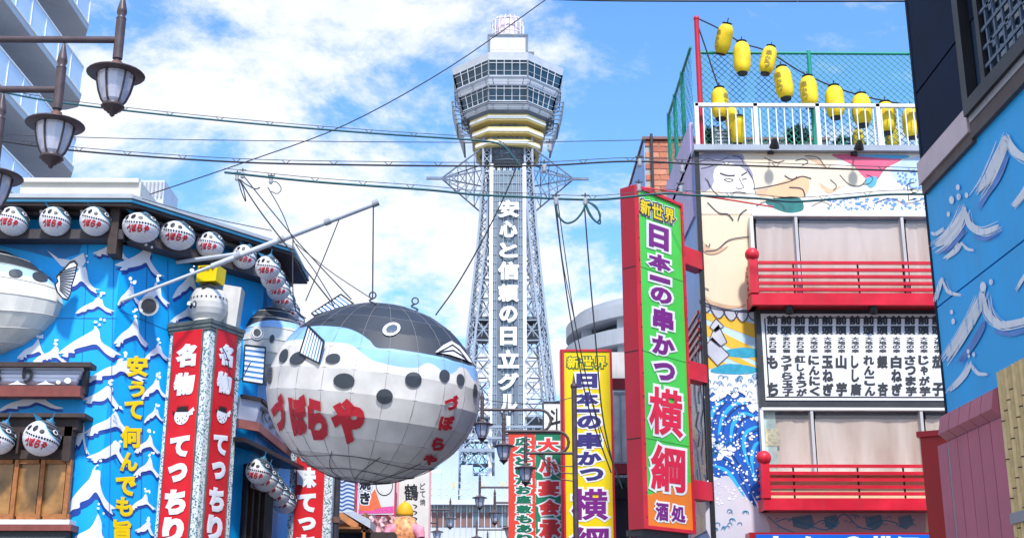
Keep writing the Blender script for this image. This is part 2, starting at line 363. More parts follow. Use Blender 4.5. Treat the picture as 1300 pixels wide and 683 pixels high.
for s in (-1, 1):
    m = MB()
    for (r0, z0, r1, z1) in ((RU + .3, zl(112, 9), RU2, zl(140, 9)), (RL2 + .9, zl(143, 8), RL2 - .1, zl(168, 8))):
        m.prism([(cx + s * r0, cy - 3.4, z0), (cx + s * r0, cy + 3.4, z0), (cx + s * r1, cy + 3.4, z1), (cx + s * r1, cy - 3.4, z1)], (-s * .3, 0, 0))
        for t in range(6):
            z = z0 + (z1 - z0) * t / 5; r = r0 + (r1 - r0) * t / 5; m.bar((cx + s * (r - 1.5), cy - 3.4, z), (cx + s * r, cy - 3.4, z), .15)
    m.build('side_screen', TS2, TW)
m = MB(); z0, z1 = zl(70, 4), zl(46.5, 4); hx = tw(24, 55, 4)
m.box(cx - hx, cx + hx, cy - 4, cy + 4, z0 - 1, z1); pent = m.build('rooftop_cabin', TPAN, TW)
m = MB(); m.box(cx - hx - .25, cx + hx + .25, cy - 4.2, cy + 4.2, z1, z1 + .35)
for s in (-1, 1): m.box(cx + s * hx - .2, cx + s * hx + .2, cy - 4.15, cy - 3.95, z0 - 1, z1)
m.box(cx + hx, cx + hx + 1.3, cy - 2, cy + 2, z0 - .5, z0 + 1.6); m.build('cabin_trim', TS2, TW)
for s in (-1, 1):
    m = MB(); xm = cx + s * hx * .5; m.box(xm - hx * .38, xm + hx * .38, cy - 4.06, cy - 3.98, zl(63, 4), zl(50, 4)); m.build('cabin_shutter', LW, TW)
m = MB(); r = tw(20.5, 35, 2); z0, z1 = z1 + .35, ty(27)
for i in range(18):
    a = i / 18 * 2 * math.pi; c_, s_ = math.cos(a), math.sin(a)
    m.tube([(cx + r * c_, cy + r * s_, z0), (cx + r * c_, cy + r * s_, z1 - .6), (cx + r * .8 * c_, cy + r * .8 * s_, z1 + .1), (cx, cy, z1 + .5)], .09, 4)
for zz_ in (z0, z0 + .8, z0 + 1.6, z1 - .6): m.tube([(cx + r * math.cos(t * .2618), cy + r * math.sin(t * .2618), zz_) for t in range(25)], .1, 4)
m.build('antenna_cage', mat('cage_pale', (.70, .66, .72), .5, .1), TW)
m = MB(); m.lathe((cx, cy, z0), [(r * .72, 0), (r * .72, z1 - z0 - .8), (r * .5, z1 - z0 - .2)], 12); m.build('antenna_drum', mat('antenna_drum', (.62, .50, .54), .6, .25, .8), TW)
m = MB(); m.tube([(cx, cy, z1), (cx, cy, z1 + 2.2)], .12, 5); m.tube([(cx - 2.1, cy - 1, z0), (cx - 2.1, cy - 1, z1 + .2)], .05, 4); m.build('mast', TS, TW)
for s in (-1, 1):                         # triangulated booms
    m = MB(); tip = Vector((cx + s * tw(84, 227), cy, ty(227))); end = Vector((cx + s * tw(103, 227), cy, ty(227)))
    m.bar(tip, end, .42); b0 = cx + s * 4.2
    roots = [Vector((b0, cy - 3.8, ty(199))), Vector((b0, cy + 3.8, ty(199))), Vector((b0, cy - 3.8, ty(227))), Vector((b0, cy + 3.8, ty(227))), Vector((b0, cy - 3.9, ty(262))), Vector((b0, cy + 3.9, ty(262)))]
    for q in roots: m.bar(q, tip, .19)
    for t in (.2, .4, .6, .8):
        pts = [q.lerp(tip, t) for q in roots]
        for i, j in ((0, 2), (2, 4), (1, 3), (3, 5), (0, 1), (2, 3), (4, 5)): m.bar(pts[i], pts[j], .1)
        pn = [q.lerp(tip, t - .2) for q in roots]
        for i, j in ((0, 2), (4, 2), (1, 3), (5, 3)): m.bar(pts[i], pn[j], .1)
    m.build('boom', TS2B, TW)
m = MB(); zb3 = ty(560); hb = hw(zb3)                 # lower gallery girders
for zz_ in (ty(552), ty(566), ty(582)):
    for k in range(4):
        h = hw(zz_); m.bar(rot4((-h, -h, zz_), k), rot4((h, -h, zz_), k), .35)
        nb = 12
        for i in range(nb): m.bar(rot4((-h + 2 * h * i / nb, -h, zz_), k), rot4((-h + 2 * h * (i + .5) / nb, -h, zz_ - 1.9), k), .14); m.bar(rot4((-h + 2 * h * (i + .5) / nb, -h, zz_ - 1.9), k), rot4((-h + 2 * h * (i + 1) / nb, -h, zz_), k), .14)
m.build('girder', TS, TW)

# ================================================================== BUILDINGS IN THE DISTANCE
FB = FY(150)
t = thing('gallery_building', 'long low white building with brown window band under the steel tower', 'building', (0, 155, 0))
WB = mat('far_white', (.56, .59, .63), .6, .08, .3); FG = mat('far_glass', (.10, .17, .22), .15, .3, .3, spec=.7); FBR = mat('far_brown', (.22, .12, .11), .6, .2, .4)
m = MB(); m.px(FB, 500, 640, 720, 700, -12, 0); m.px(FB, 500, 634, 720, 640, -13, 1.2); m.build('wall', WB, t)
m = MB(); m.px(FB, 500, 650, 720, 668, .01, .1); m.build('brown_band', FBR, t)
for i in range(14):
    m = MB(); x = 508 + i * 15; m.px(FB, x, 641.5, x + 12, 649, .0, .14); m.build('window', FG, t)
for x in (566, 600, 634, 668):
    m = MB(); m.px(FB, x, 651, x + 9, 667, .1, .18); m.build('window', FG, t)
m = MB()
for i in range(30): x = 502 + i * 7.5; m.px(FB, x, 641, x + 1, 683, .15, .25)
m.build('mullion', WB, t)
m = MB()
for y in (612, 620, 628):
    m.px(FB, 500, y, 720, y + .8, 1.0, 1.1)
for i in range(24): x = 500 + i * 9.5; m.px(FB, x, 598 if i % 4 == 0 else 612, x + .8, 634, 1.0, 1.1)
m.build('roof_railing', WB, t)
m = MB()
for x0, y0, x1, y1 in ((560, 572, 582, 634), (585, 590, 600, 634), (628, 566, 655, 634), (600, 604, 628, 634), (540, 600, 560, 634)):
    m.px(FB, x0, y0, x1, y1, -9, -4)
m.build('rooftop_block', mat('far_pale', (.42, .50, .58), .6, .15, .2), t)
m = MB(); mm_ = [(575, 616), (612, 616), (638, 616), (655, 616)]
for x, y in mm_: m.add([FB.hit(x + q[0], y + q[1], 1.2) for q in ((-4, -4), (-2, -4), (0, 0), (2, -4), (4, -4), (0, 4))], [(0, 1, 2, 5), (2, 3, 4, 5)])
m.build('railing_emblem', TYEL, t)
for i, (xa, ya, xb, yb, Y, c) in enumerate(((-60, 596, 20, 720, 120, (.5, .48, .45)), (690, 560, 790, 720, 60, (.55, .53, .5)))):
    pass
# curved apartment block
t = thing('curved_building', 'grey building with curved white balcony bands behind the yellow sign', 'building', (8, 62, 0))
CG = mat('curved_concrete', (.46, .49, .54), .6, .12, .4, dirt=.15); CD = mat('curved_dark_glass', (.06, .08, .10), .2, .3, .5, spec=.7)
ccx, ccy, cr_ = FY(60).hit(728, 430).x + 6.6, 66.5, 6.6
def czl(py): return FY(60).hit(765, py).z
def cyl(m, r, z0, z1, n=48): m.lathe((ccx, ccy, 0), [(r, z0), (r, z1)], n, smooth=True)
m = MB(); cyl(m, cr_ - 1.2, 0, czl(372)); m.build('wall', CD, t)
for a, b, r in ((374, 366, 6.2), (392, 376, 6.6), (428, 408, 6.7), (468, 446, 6.7), (510, 488, 6.7), (552, 530, 6.7), (595, 572, 6.7)):
    m = MB(); cyl(m, r, czl(a), czl(b)); m.build('balcony', CG, t)
m = MB()
for k in range(5): a = R(200 + k * 28); m.box(ccx + 6.0 * math.cos(a) - .25, ccx + 6.0 * math.cos(a) + .25, ccy + 6 * math.sin(a) - .25, ccy + 6 * math.sin(a) + .25, 0, czl(380))
m.build('column', CG, t)
# high-rise with stacked balconies, upper left
t = thing('balcony_tower_block', 'high apartment block with stacked blue glass balconies above the street lamps', 'building', (-16, 40, 0))
HC = mat('slab_grey', (.52, .54, .58), .7, .12, .5, dirt=.1); HP = mat('balcony_panel_blue', (.62, .74, .88), .25, .12, .5, spec=.6); HM = mat('balcony_rail_blue', (.06, .12, .20), .4, .1)
XH = FY(50).hit(112, 130).x
m = MB(); m.box(XH - 14, XH - 4.9, 22, 50, 0, 42); m.build('wall', mat('block_wall', (.33, .33, .35), .7, .1, .4), t)
zf = FY(50).hit(112, 140).z; fl = zf - FY(50).hit(112, 231).z
for k in range(-4, 5):
    z = zf + k * fl; out = [(XH - 5, 22), (XH - 1.6, 22), (XH - 1.6, 37), (XH - 1.2, 38.2), (XH - .2, 38.8), (XH, 39.6), (XH, 49), (XH - .3, 49.7), (XH - .9, 50), (XH - 5, 50)]
    m = MB(); m.prism([(x, y, z) for x, y in out], (0, 0, .28)); sl = m.build('balcony_slab', HC, t)
    m = MB()
    for (a, b) in zip(out[1:-2], out[2:-1]): m.bar((a[0] - .04, a[1], z + .28 + .62), (b[0] - .04, b[1], z + .28 + .62), .05, 1.3)
    m.build('balcony_panel', HP, t)
    m = MB()
    for (a, b) in zip(out[1:-2], out[2:-1]): m.bar((a[0] - .03, a[1], z + 1.52), (b[0] - .03, b[1], z + 1.52), .1, .07); m.bar((a[0] - .0, a[1], z + .28), (b[0] - .0, b[1], z + .28), .08, .07)
    for yy in [22 + i * 1.4 for i in range(11)] + [40 + i * 1.5 for i in range(7)]: x = XH - 1.6 if yy < 38 else XH; m.bar((x, yy, z + .28), (x, yy, z + 1.5), .03)
    m.build('balcony_rail', WHITE, t)
    m = MB(); m.tube([(XH - 4, 41, z + .3), (XH - 4, 41, z + fl)], .12, 8)
    m.box(XH - 4.88, XH - 4.8, 39.5, 43, z + .3, z + 2.4); m.build('pipe', WHITE, t)

# ================================================================== PUFFER FISH (lanterns and reliefs)
def fish_mat(name, dark, band, cols=((.035, .04, .055), (.16, .36, .72), (.62, .60, .58)), rough=.55, rings=0):
    """colour from the body's own latitude and longitude: a dark back, a blue band and a pale belly"""
    m = bpy.data.materials.new(name); m.use_nodes = True; t = m.node_tree; b = t.nodes['Principled BSDF']; b.inputs['Roughness'].default_value = rough
    n_ = lambda k: t.nodes.new(k); uv = n_('ShaderNodeUVMap'); uv.uv_map = 'body'; sp = n_('ShaderNodeSeparateXYZ'); t.links.new(uv.outputs[0], sp.inputs[0])
    prev = None
    no = n_('ShaderNodeTexNoise'); no.inputs['Scale'].default_value = 2.2; no.inputs['Detail'].default_value = 7; tx = n_('ShaderNodeTexCoord'); t.links.new(tx.outputs['Object'], no.inputs['Vector'])
    out = None
    for pts, lo, hi in ((band, cols[2], cols[1]), (dark, None, cols[0])):
        fc = n_('ShaderNodeFloatCurve'); t.links.new(sp.outputs[0], fc.inputs['Value']); c = fc.mapping.curves[0]
        c.points[0].location = pts[0]; c.points[1].location = pts[-1]
        for p in pts[1:-1]: c.points.new(*p)
        for p in c.points: p.handle_type = 'AUTO_CLAMPED'
        fc.mapping.update()
        gt = n_('ShaderNodeMath'); gt.operation = 'SUBTRACT'; t.links.new(sp.outputs[1], gt.inputs[0]); t.links.new(fc.outputs[0], gt.inputs[1])
        sm = n_('ShaderNodeMapRange'); t.links.new(gt.outputs[0], sm.inputs[0]); sm.inputs[1].default_value = -.0015; sm.inputs[2].default_value = .0015
        mi = n_('ShaderNodeMixRGB'); t.links.new(sm.outputs[0], mi.inputs[0])
        if out is None: mi.inputs[1].default_value = (*lo, 1)
        else: t.links.new(out, mi.inputs[1])
        mi.inputs[2].default_value = (*hi, 1); out = mi.outputs[0]
    mr = n_('ShaderNodeMapRange'); t.links.new(no.outputs['Fac'], mr.inputs[0]); mr.inputs[1].default_value = .3; mr.inputs[2].default_value = .7; mr.inputs[3].default_value = .78; mr.inputs[4].default_value = 1.12
    mu = n_('ShaderNodeMixRGB'); mu.blend_type = 'MULTIPLY'; mu.inputs[0].default_value = 1; t.links.new(out, mu.inputs[1]); t.links.new(mr.outputs[0], mu.inputs[2]); t.links.new(mu.outputs[0], b.inputs['Base Color'])
    return m
class Fish:
    """an inflated body: unit sphere with the mouth at +X, scaled by (a, b, c), turned by rot and put at c0"""
    def __init__(s, c0, abc, rot, nr=12, nm=20, sub=1, flat=True, tailp=0.0):
        s.c = Vector(c0); s.abc = abc; s.rot = rot; s.nr = nr; s.nm = nm; s.tailp = tailp; s.ridge = 0
    def loc(s, lon, lat):     # degrees -> unit
        lo, la = R(lon), R(lat); x, y, z = math.cos(la) * math.cos(lo), math.cos(la) * math.sin(lo), math.sin(la)
        if s.tailp and x < 0: k = 1 - s.tailp * x * x; y *= k; z *= k
        return Vector((x * s.abc[0], y * s.abc[1], z * s.abc[2]))
    def pt(s, lon, lat, lift=0):
        p = s.loc(lon, lat); n = Vector((p.x / s.abc[0] ** 2, p.y / s.abc[1] ** 2, p.z / s.abc[2] ** 2)).normalized()
        return s.c + s.rot @ (p + n * lift)
    def body(s, material, parent, name='body', smooth=False, lat0=-90):
        vs, fs, uvs = [], [], []; nr, nm = s.nr, s.nm
        for i in range(nr):
            for ii in (i, i + 1):
                for k in range(nm + 1):
                    la = lat0 + (90 - lat0) * ii / nr; lo = -180 + 360 * k / nm; vs.append(s.pt(lo, max(-89.9, min(89.9, la)), (s.ridge if k % 3 == 0 else 0) * math.cos(R(la)) - s.ridge)); uvs.append((abs(lo) / 180, la / 180 + .5))
            for k in range(nm): a = i * 2 * (nm + 1) + k; fs.append((a, a + 1, a + nm + 2, a + nm + 1))
        org = world(parent); me = bpy.data.meshes.new(name); me.from_pydata([tuple(v - org) for v in vs], [], fs); me.materials.append(material)
        ul = me.uv_layers.new(name='body')
        for l in me.loops: ul.data[l.index].uv = uvs[l.vertex_index]
        me.polygons.foreach_set('use_smooth', [smooth] * len(fs)); o = bpy.data.objects.new(name, me); COL.objects.link(o); o.parent = parent
        s.bvh = BVHTree.FromPolygons(vs, fs); return o
    def ll(s, px, py):        # pixel -> lon, lat on the body
        h = s.bvh.ray_cast(EYE, ray(px, py))
        if h[0] is None: return None
        p = s.rot.inverted() @ (h[0] - s.c); x, y, z = p.x / s.abc[0], p.y / s.abc[1], p.z / s.abc[2]
        l = math.sqrt(x * x + y * y + z * z); return math.degrees(math.atan2(y, x)), math.degrees(math.asin(z / l))
    def pix(s, px, py, lift):
        h = s.bvh.ray_cast(EYE, ray(px, py))
        if h[0] is None: h = s.bvh.find_nearest(EYE + ray(px, py) * (s.c - EYE).length)
        p = s.rot.inverted() @ (h[0] - s.c); n = s.rot @ Vector((p.x / s.abc[0] ** 2, p.y / s.abc[1] ** 2, p.z / s.abc[2] ** 2)).normalized()
        return h[0] + n * lift
def decal(mb, vs2, fs, fn, cuts=0, maxe=None):
    """flat 2-D faces laid on a curved body through fn(x, y), split finely enough to follow it"""
    bm = bmesh.new(); bv = [bm.verts.new((v[0], v[1], 0)) for v in vs2]
    for f in fs:
        try: bm.faces.new([bv[i] for i in f])
        except ValueError: pass
    if maxe:
        for _ in range(4):
            bmesh.ops.triangulate(bm, faces=bm.faces)
            es = [e for e in bm.edges if e.calc_length() > maxe]
            if not es: break
            bmesh.ops.subdivide_edges(bm, edges=es, cuts=1)
    bmesh.ops.triangulate(bm, faces=bm.faces); bm.verts.index_update()
    mb.add([fn(v.co.x, v.co.y) for v in bm.verts], [[v.index for v in f.verts] for f in bm.faces]); bm.free()
def ellipse(cx_, cy_, rx, ry, rot=0, n=16):
    c, s_ = math.cos(R(rot)), math.sin(R(rot)); return [(cx_ + rx * math.cos(t) * c - ry * math.sin(t) * s_, cy_ + rx * math.cos(t) * s_ + ry * math.sin(t) * c) for t in [2 * math.pi * k / n for k in range(n)]]
def dglyph(mb, ch, q, fn, bold, maxe):
    vs, fs, bb = glyph(ch, bold); tl, tr, br, bl = [Vector(p) for p in q]; out = []
    for x, y, z in vs:
        s = (x - bb[0]) / (bb[1] - bb[0]); t = (bb[3] - y) / (bb[3] - bb[2]); p = (tl * (1 - s) + tr * s) * (1 - t) + (bl * (1 - s) + br * s) * t; out.append((p.x, p.y))
    decal(mb, out, fs, fn, maxe=maxe)
SPOT = mat('spot_grey', (.045, .055, .07), .5, .15); REDINK = mat('red_ink', (.50, .015, .03), .55, .15, 2)

# ---- the big hanging one
bc = FY(19).hit(472, 498)
BF = thing('puffer_lantern', 'huge grey pufferfish lantern with red characters hanging over the street', 'lantern', (bc.x, bc.y, bc.z))
rot = Matrix.Rotation(R(-36), 3, 'Z') @ Matrix.Rotation(R(9), 3, 'Y')
big = Fish(bc, (1.80, 1.36, 1.36), rot, 13, 66); big.ridge = .004
bm_ = fish_mat('puffer_cloth', [(0, .5), (1, .5)], [(0, .5), (1, .5)])
# first pass finds where the painted borders run, second pass paints them
tmp = thing('tmp', 'x', 'x', bc); ob = big.body(bm_, tmp)
def border(pts):
    out = []
    for x, y in pts:
        r_ = big.ll(x, y)
        if r_: out.append((abs(r_[0]) / 180, r_[1] / 180 + .5))
    out.sort(); o2 = []
    for p in out:
        if not o2 or p[0] - o2[-1][0] > .015: o2.append(p)
    return [(0, o2[0][1])] + o2 + [(1, o2[-1][1])]
darkb = border([(356, 420), (372, 416), (400, 414), (430, 415), (450, 420), (468, 431), (477, 440), (481, 442), (500, 443), (520, 446), (550, 451), (575, 458), (598, 464)])
bandb = border([(344, 450), (360, 436), (380, 431), (410, 434), (440, 436), (462, 450), (470, 456), (490, 462), (510, 466), (528, 467), (545, 461), (565, 459), (585, 466), (598, 478), (603, 484)])
bpy.data.objects.remove(ob); bpy.data.objects.remove(tmp)
BM = fish_mat('puffer_painted_cloth', darkb, bandb, cols=((.032, .040, .056), (.26, .50, .86), (.73, .70, .66)))
big.body(BM, BF, smooth=True)
m = MB()
for i in range(1, 13):
    la = -90 + 180 * i / 13; m.tube([big.pt(-180 + 360 * k / 22, la, -.001) for k in range(23)], .0045, 4, caps=False)
m.build('seam', mat('seam_cloth', (.20, .20, .22), .6, .1), BF, kind='stuff')
m = MB()
for k in range(22): lo = -180 + 360 * k / 22; m.tube([big.pt(lo, -89 + 178 * i / 26, -.003) for i in range(27)], .003, 4, caps=False)
m.build('meridian_seam', mat('seam_thin', (.26, .26, .28), .6, .1), BF, kind='stuff')
fnp = lambda l: (lambda x, y: big.pix(x, y, l))
for (x, y, rx, ry, ro) in ((361.5, 452, 5, 9, 25), (379, 455, 11, 7, -30), (423.5, 455.5, 9.5, 6, -12), (437.5, 483.5, 13.5, 9.5, 0), (524.5, 482, 10.5, 9.5, 0), (488.5, 503, 10.5, 9.5, 0), (563.5, 477, 6.5, 7.5, -15), (583.5, 482, 5, 7.2, -12), (602, 496, 2.6, 9, -5), (344, 476, 2.8, 12, 5)):
    m = MB(); p = ellipse(x, y, rx, ry, ro); decal(m, p, [list(range(16))], fnp(.022), maxe=6); m.build('spot', SPOT, BF)
m = MB(); decal(m, ellipse(497, 419, 11.5, 8, -18), [list(range(16))], fnp(.022), maxe=5); ey = m.build('eye', WHITE, BF)
m = MB(); decal(m, ellipse(497.5, 419, 7.5, 4.8, -18), [list(range(16))], fnp(.03), maxe=4); m.build('pupil', mat('pupil_slate', (.08, .11, .15), .4, .1), ey)
m = MB(); P_ = [(552, 448), (562, 439), (572, 434), (582, 440), (592, 452), (598, 461), (585, 456), (570, 451)]; decal(m, P_, [list(range(8))], fnp(.022), maxe=5); mo = m.build('mouth', WHITE, BF)
m = MB()
for pts in ([(556, 448), (566, 443), (573, 439), (582, 446), (591, 458)], [(553, 449), (566, 447), (574, 446), (584, 452), (593, 460)]):
    n = len(pts); pl_ = [(x, y - .8) for x, y in pts] + [(x, y + .8) for x, y in pts[::-1]]; decal(m, pl_, [[i, i + 1, 2 * n - 2 - i, 2 * n - 1 - i] for i in range(n - 1)], fnp(.03), maxe=5)
m.build('lip_line', BLACK, mo)
m = MB()
for ch, q in (('づ', [(342, 503), (361, 498), (366, 545), (352, 548)]), ('ぼ', [(365, 500), (390, 500), (392, 552), (374, 553)]), ('ら', [(389, 505), (410, 503), (420, 559), (394, 557)]), ('や', [(419, 505), (464, 506), (463, 560), (424, 565)])):
    dglyph(m, ch, q, fnp(.024), .075, 8)
for ch, q in (('づ', [(563, 502), (581, 501), (581, 520), (563, 521)]), ('ぼ', [(558, 526), (577, 527), (574, 546), (555, 545)]), ('ら', [(549, 553), (565, 555), (562, 571), (546, 570)]), ('や', [(538, 574), (556, 577), (552, 589), (535, 588)])):
    dglyph(m, ch, q, fnp(.024), .065, 6)
m.build('lettering', REDINK, BF)
m = MB()
for x in (473, 527):
    p = big.pix(x, 389 if x == 473 else 394, 0); q = FY(p.y).hit(x, 379 if x == 473 else 386)
    m.tube([p + Vector((.05 * math.sin(t * .7), 0, (q.z - p.z) * t / 9)) for t in range(10)], .014, 5); m.tube([q + Vector((.05 * math.cos(t * .7), 0, .05 + .05 * math.sin(t * .7))) for t in range(10)], .012, 5)
m.build('hook', DGREY, BF)
STRIPE = mat('fin_white', (.78, .84, .92), .5, .1); FINB = mat('fin_blue', (.10, .26, .55), .5, .15)
def fin(corners, thick, parent, ns=8, name='fin'):
    """quad fin: corners world (root a, root b, tip b, tip a), striped with raised rays"""
    a, b, c, d = [Vector(p) for p in corners]; n = (b - a).cross(d - a).normalized()
    if n.dot(EYE - a) < 0: n = -n
    m = MB(); m.prism([a, b, c, d], -n * thick); f = m.build(name, FINB, parent)
    m = MB()
    for i in range(ns):
        t0, t1 = (i + .22) / ns, (i + .8) / ns; q = [a.lerp(b, t0), a.lerp(b, t1), d.lerp(c, t1), d.lerp(c, t0)]; ce = sum(q, Vector()) / 4; m.prism([ce + (v - ce) * .94 + n * .001 for v in q], n * .008)
    m.build('fin_ray', STRIPE, f, kind='stuff')
    m = MB(); L_ = [v + n * .006 for v in (a, b, c, d, a)]
    for p, q in zip(L_, L_[1:]): m.bar(p, q, .026, .02)
    m.build('fin_edge', BLACK, f); return f
pp = lambda x, y, l: big.pix(x, y, l)
fin([pp(383, 450, .03), pp(407, 462, .03), pp(416, 438, .10), pp(396, 419, .08)], .03, BF, 7, 'pectoral_fin')
tp = FY(big.pt(160, 45).y); fin([FY(19.6).hit(399, 401), FY(19.6).hit(449, 386), FY(19.7).hit(433, 374), FY(19.7).hit(396, 398)], .03, BF, 9, 'dorsal_fin')
# net under the belly
m = MB()
for k in range(10):
    lo = -180 + 36 * k; m.tube([big.pt(lo + i * 5, -88 + i * 7.0, .012) for i in range(7)], .0055, 4)
for la in (-50, -62, -74): m.tube([big.pt(-180 + 15 * k, la + 2 * math.sin(k), .012) for k in range(25)], .0055, 4)
m.build('belly_net', DGREY, BF, kind='stuff')

# ---- pole and cables that carry it
t = thing('suspension_pole', 'long grey steel pole slanting out from the blue wall to hold the giant fish', 'pole', FY(19).hit(154, 382))
FZ = 19.0
CR = FY(FZ).hit(156, 300); UC = Vector((math.sin(R(39)), math.cos(R(39)), 0)); ZC = Pl(CR, (UC.y, -UC.x, 0))
ZF = FY(FZ)
CE = ZC.hit(337, 330); ZS = Pl(CE, (1, 0, 0))
OV = .5
root = ZC.hit(152, 383, .05); tipp = FY(19.0).hit(480, 257); mid = root.lerp(tipp, .42)
m = MB(); m.tube([root, mid], .026, 10); m.build('thin_rod', LGREY, t)
m = MB(); m.tube([mid - (tipp - root).normalized() * .3, tipp], .043, 12); m.build('pole', LGREY, t)
m = MB(); a = ZC.hit(225, 333, .02); m.tube([a, mid + (tipp - root).normalized() * .35 + Vector((0, 0, -.02))], .034, 10)
m.build('side_tube', LGREY, t)
for s_ in (.45, .62, .8, .99):
    m = MB(); p = root.lerp(tipp, s_); d_ = (tipp - root).normalized(); m.tube([p - d_ * .05, p + d_ * .05], .054, 12); m.build('collar', GREY, t)
def wire(name, pts, r, material, label, Y=None, group=None, sag=0):
    """pts: world points; the cable hangs between them"""
    o = tag(MB_tube(pts, r, material, name), label, 'cable', group); return o
def MB_tube(pts, r, material, name):
    m = MB(); m.tube(catmull(pts, 5) if len(pts) > 2 else pts, r, 6); return m.build(name, material)
hk = FY(bc.y).hit(473, 379); wire('hanging_wire', [FY(19).hit(474, 262), hk], .012, DGREY, 'thin dark wire from the pole tip down to the fish hook')
wire('hanging_wire', [FY(19).hit(372, 300), FY(19).hit(373, 385), FY(19.2).hit(388, 404)], .01, DGREY, 'thin wire hanging from the middle of the grey pole')
wire('hanging_wire', [FY(19).hit(432, 275), FY(19).hit(410, 330), FY(19).hit(388, 382)], .01, DGREY, 'slack wire slanting from the grey pole towards the dorsal fin')

# ================================================================== BLUE RESTAURANT, LEFT
ZB = thing('blue_restaurant', 'blue fugu restaurant painted with white waves, dark eaves running round its corner', 'building', (CR.x, CR.y, 0))
zt = CR.z + .15
def az(pl, x, y): return pl.az(x, y)
aC = lambda x, y: ZC.az(x, y)[0]
zE0 = ZF.off(OV).hit(80, 261).z                              # eave underside
m = MB(); x0 = ZF.hit(-120, 300).x
foot = [(x0, FZ), (CR.x, FZ), (CE.x, CE.y), (CE.x, CE.y + 9), (x0, CE.y + 9)]
m.prism([(x, y, .1) for x, y in foot], (0, 0, zE0 - .05)); m.build('wall', BLUE, ZB)
# fascia band where the lanterns hang, and the roof edge
FAS = mat('fascia_brown', (.055, .045, .05), .5, .25, 4); SOF = mat('soffit_pale', (.22, .22, .24), .6, .2, 3); RED_ = mat('roof_edge', (.035, .045, .055), .5, .2, 3); TLI = mat('eave_teal', (.02, .16, .28), .5, .2)
zb1, zb2 = ZF.off(.3).hit(80, 303).z, ZF.off(.3).hit(80, 291).z
zt1 = ZF.off(.22).hit(80, 273).z
def along(a0, a1, z0, z1, b0, b1, pls):
    m = MB()
    for pl, s0, s1 in pls: m.pb(pl, s0, s1, z0, z1, b0, b1)
    return m
def frontback(pl): return pl
F0 = (ZF, x0, CR.x); LC = (CE - CR).length; C0 = (ZC, 0, LC)
S_END = ZS.az(388, 410)[0] if True else 0
sgn = 1; s1_ = (ZS.off(OV).az(388, 408)[0])
S0 = (ZS, min(0, s1_), max(0, s1_))
for sg_ in ((ZF, x0, CR.x + .1), (ZC, -.05, LC + .1), S0): along(0, 0, zb1, zb2 + (.004 if sg_[0] is ZC else 0), .0, .30, [sg_]).build('lower_fascia', FAS, ZB)
along(0, 0, zt1, zE0, .0, .22, [(ZF, x0, CR.x)]).build('upper_fascia', FAS, ZB); along(0, 0, zt1, zE0, .0, .22, [S0]).build('upper_fascia', FAS, ZB)
along(0, 0, zt1, zE0, .0, .22, [(ZC, 0, LC)]).build('upper_fascia', mat('fascia_lit', (.26, .26, .28), .5, .2, 4), ZB)  # slanting side looks sunlit: fascia lightened in its base colour
m = MB()                                             # roof slab following the three sides
ov = OV
def outline(ov, z):
    n1, n2, n3 = ZF.n, ZC.n, ZS.n
    def corner(p, na, nb): k = ov / (1 + na.dot(nb)); return Vector((p.x, p.y, 0)) + (na + nb) * k
    e = Vector((CE.x, CE.y + abs(s1_), 0))
    return [Vector((x0, FZ + 1, z)), Vector((x0, FZ - ov, z)), *[Vector((q.x, q.y, z)) for q in (corner(CR, n1, n2), corner(CE, n2, n3))], Vector((e.x + ov, e.y, z)), Vector((e.x - 4, e.y, z))]
m.prism(outline(ov, zE0), (0, 0, .05)); m.build('eave_soffit', BROWN, ZB)
m = MB(); m.prism(outline(ov + .03, zE0 + .05), (0, 0, .035)); m.build('eave_trim', TLI, ZB)
m = MB(); m.prism(outline(ov + .01, zE0 + .085), (0, 0, .04)); m.build('eave_lip', RED_, ZB)
m = MB(); m.prism(outline(ov + .02, zE0 + .12), (0, 0, .05)); m.prism(outline(ov - .1, zE0 + .17), (0, 0, .06)); m.build('roof_edge', mat('roof_pale', (.40, .42, .44), .5, .15, 3), ZB)
for i in range(9):                                   # small downlights in the soffit
    p = outline(ov - .25, zE0); a, b = (p[1], p[2]) if i < 5 else (p[2], p[3]); t_ = (i / 5 if i < 5 else (i - 5) / 4) * .9 + .08
    m = MB(); m.lathe(a.lerp(b, t_) - Z * .05, [(.03, 0), (.04, .05)], 8); m.build('downlight', WHITE, ZB)
m = MB(); q = outline(.0, 0); m.pb(ZF, CR.x - .12, CR.x + .02, zb1 - .25, zE0, 0, .34); m.build('corner_post', BROWN, ZB)
m = MB(); m.px(ZC, 331, 300, 338, 345, .0, .3); m.build('corner_post', FAS, ZB)
# beige boxes on the roof
bx_ = FY(20.5)
t = thing('roof_housing', 'cream metal housing along the roof of the blue restaurant', 'roof box', bx_.hit(100, 250)); m = MB(); m.px(bx_, 25, 231, 178, 262, -2.2, 0); m.build('housing', mat('cream_metal', (.58, .54, .46), .5, .08), t); m = MB(); m.px(bx_, 24, 226, 176, 231, -2.3, .06); m.build('cap', mat('cream_cap', (.68, .66, .6), .5, .08), t)
bx_ = FY(22)
t = thing('roof_unit', 'small pale grey unit on the roof beside the cream housing', 'roof box', bx_.hit(195, 255)); m = MB(); m.px(bx_, 176, 229, 208, 262, -1, 0); m.build('casing', LGREY, t); m = MB()
for i in range(6): m.px(bx_, 179 + i * 5, 231, 181 + i * 5, 250, 0, .03)
m.build('louvre', GREY, t, kind='stuff')

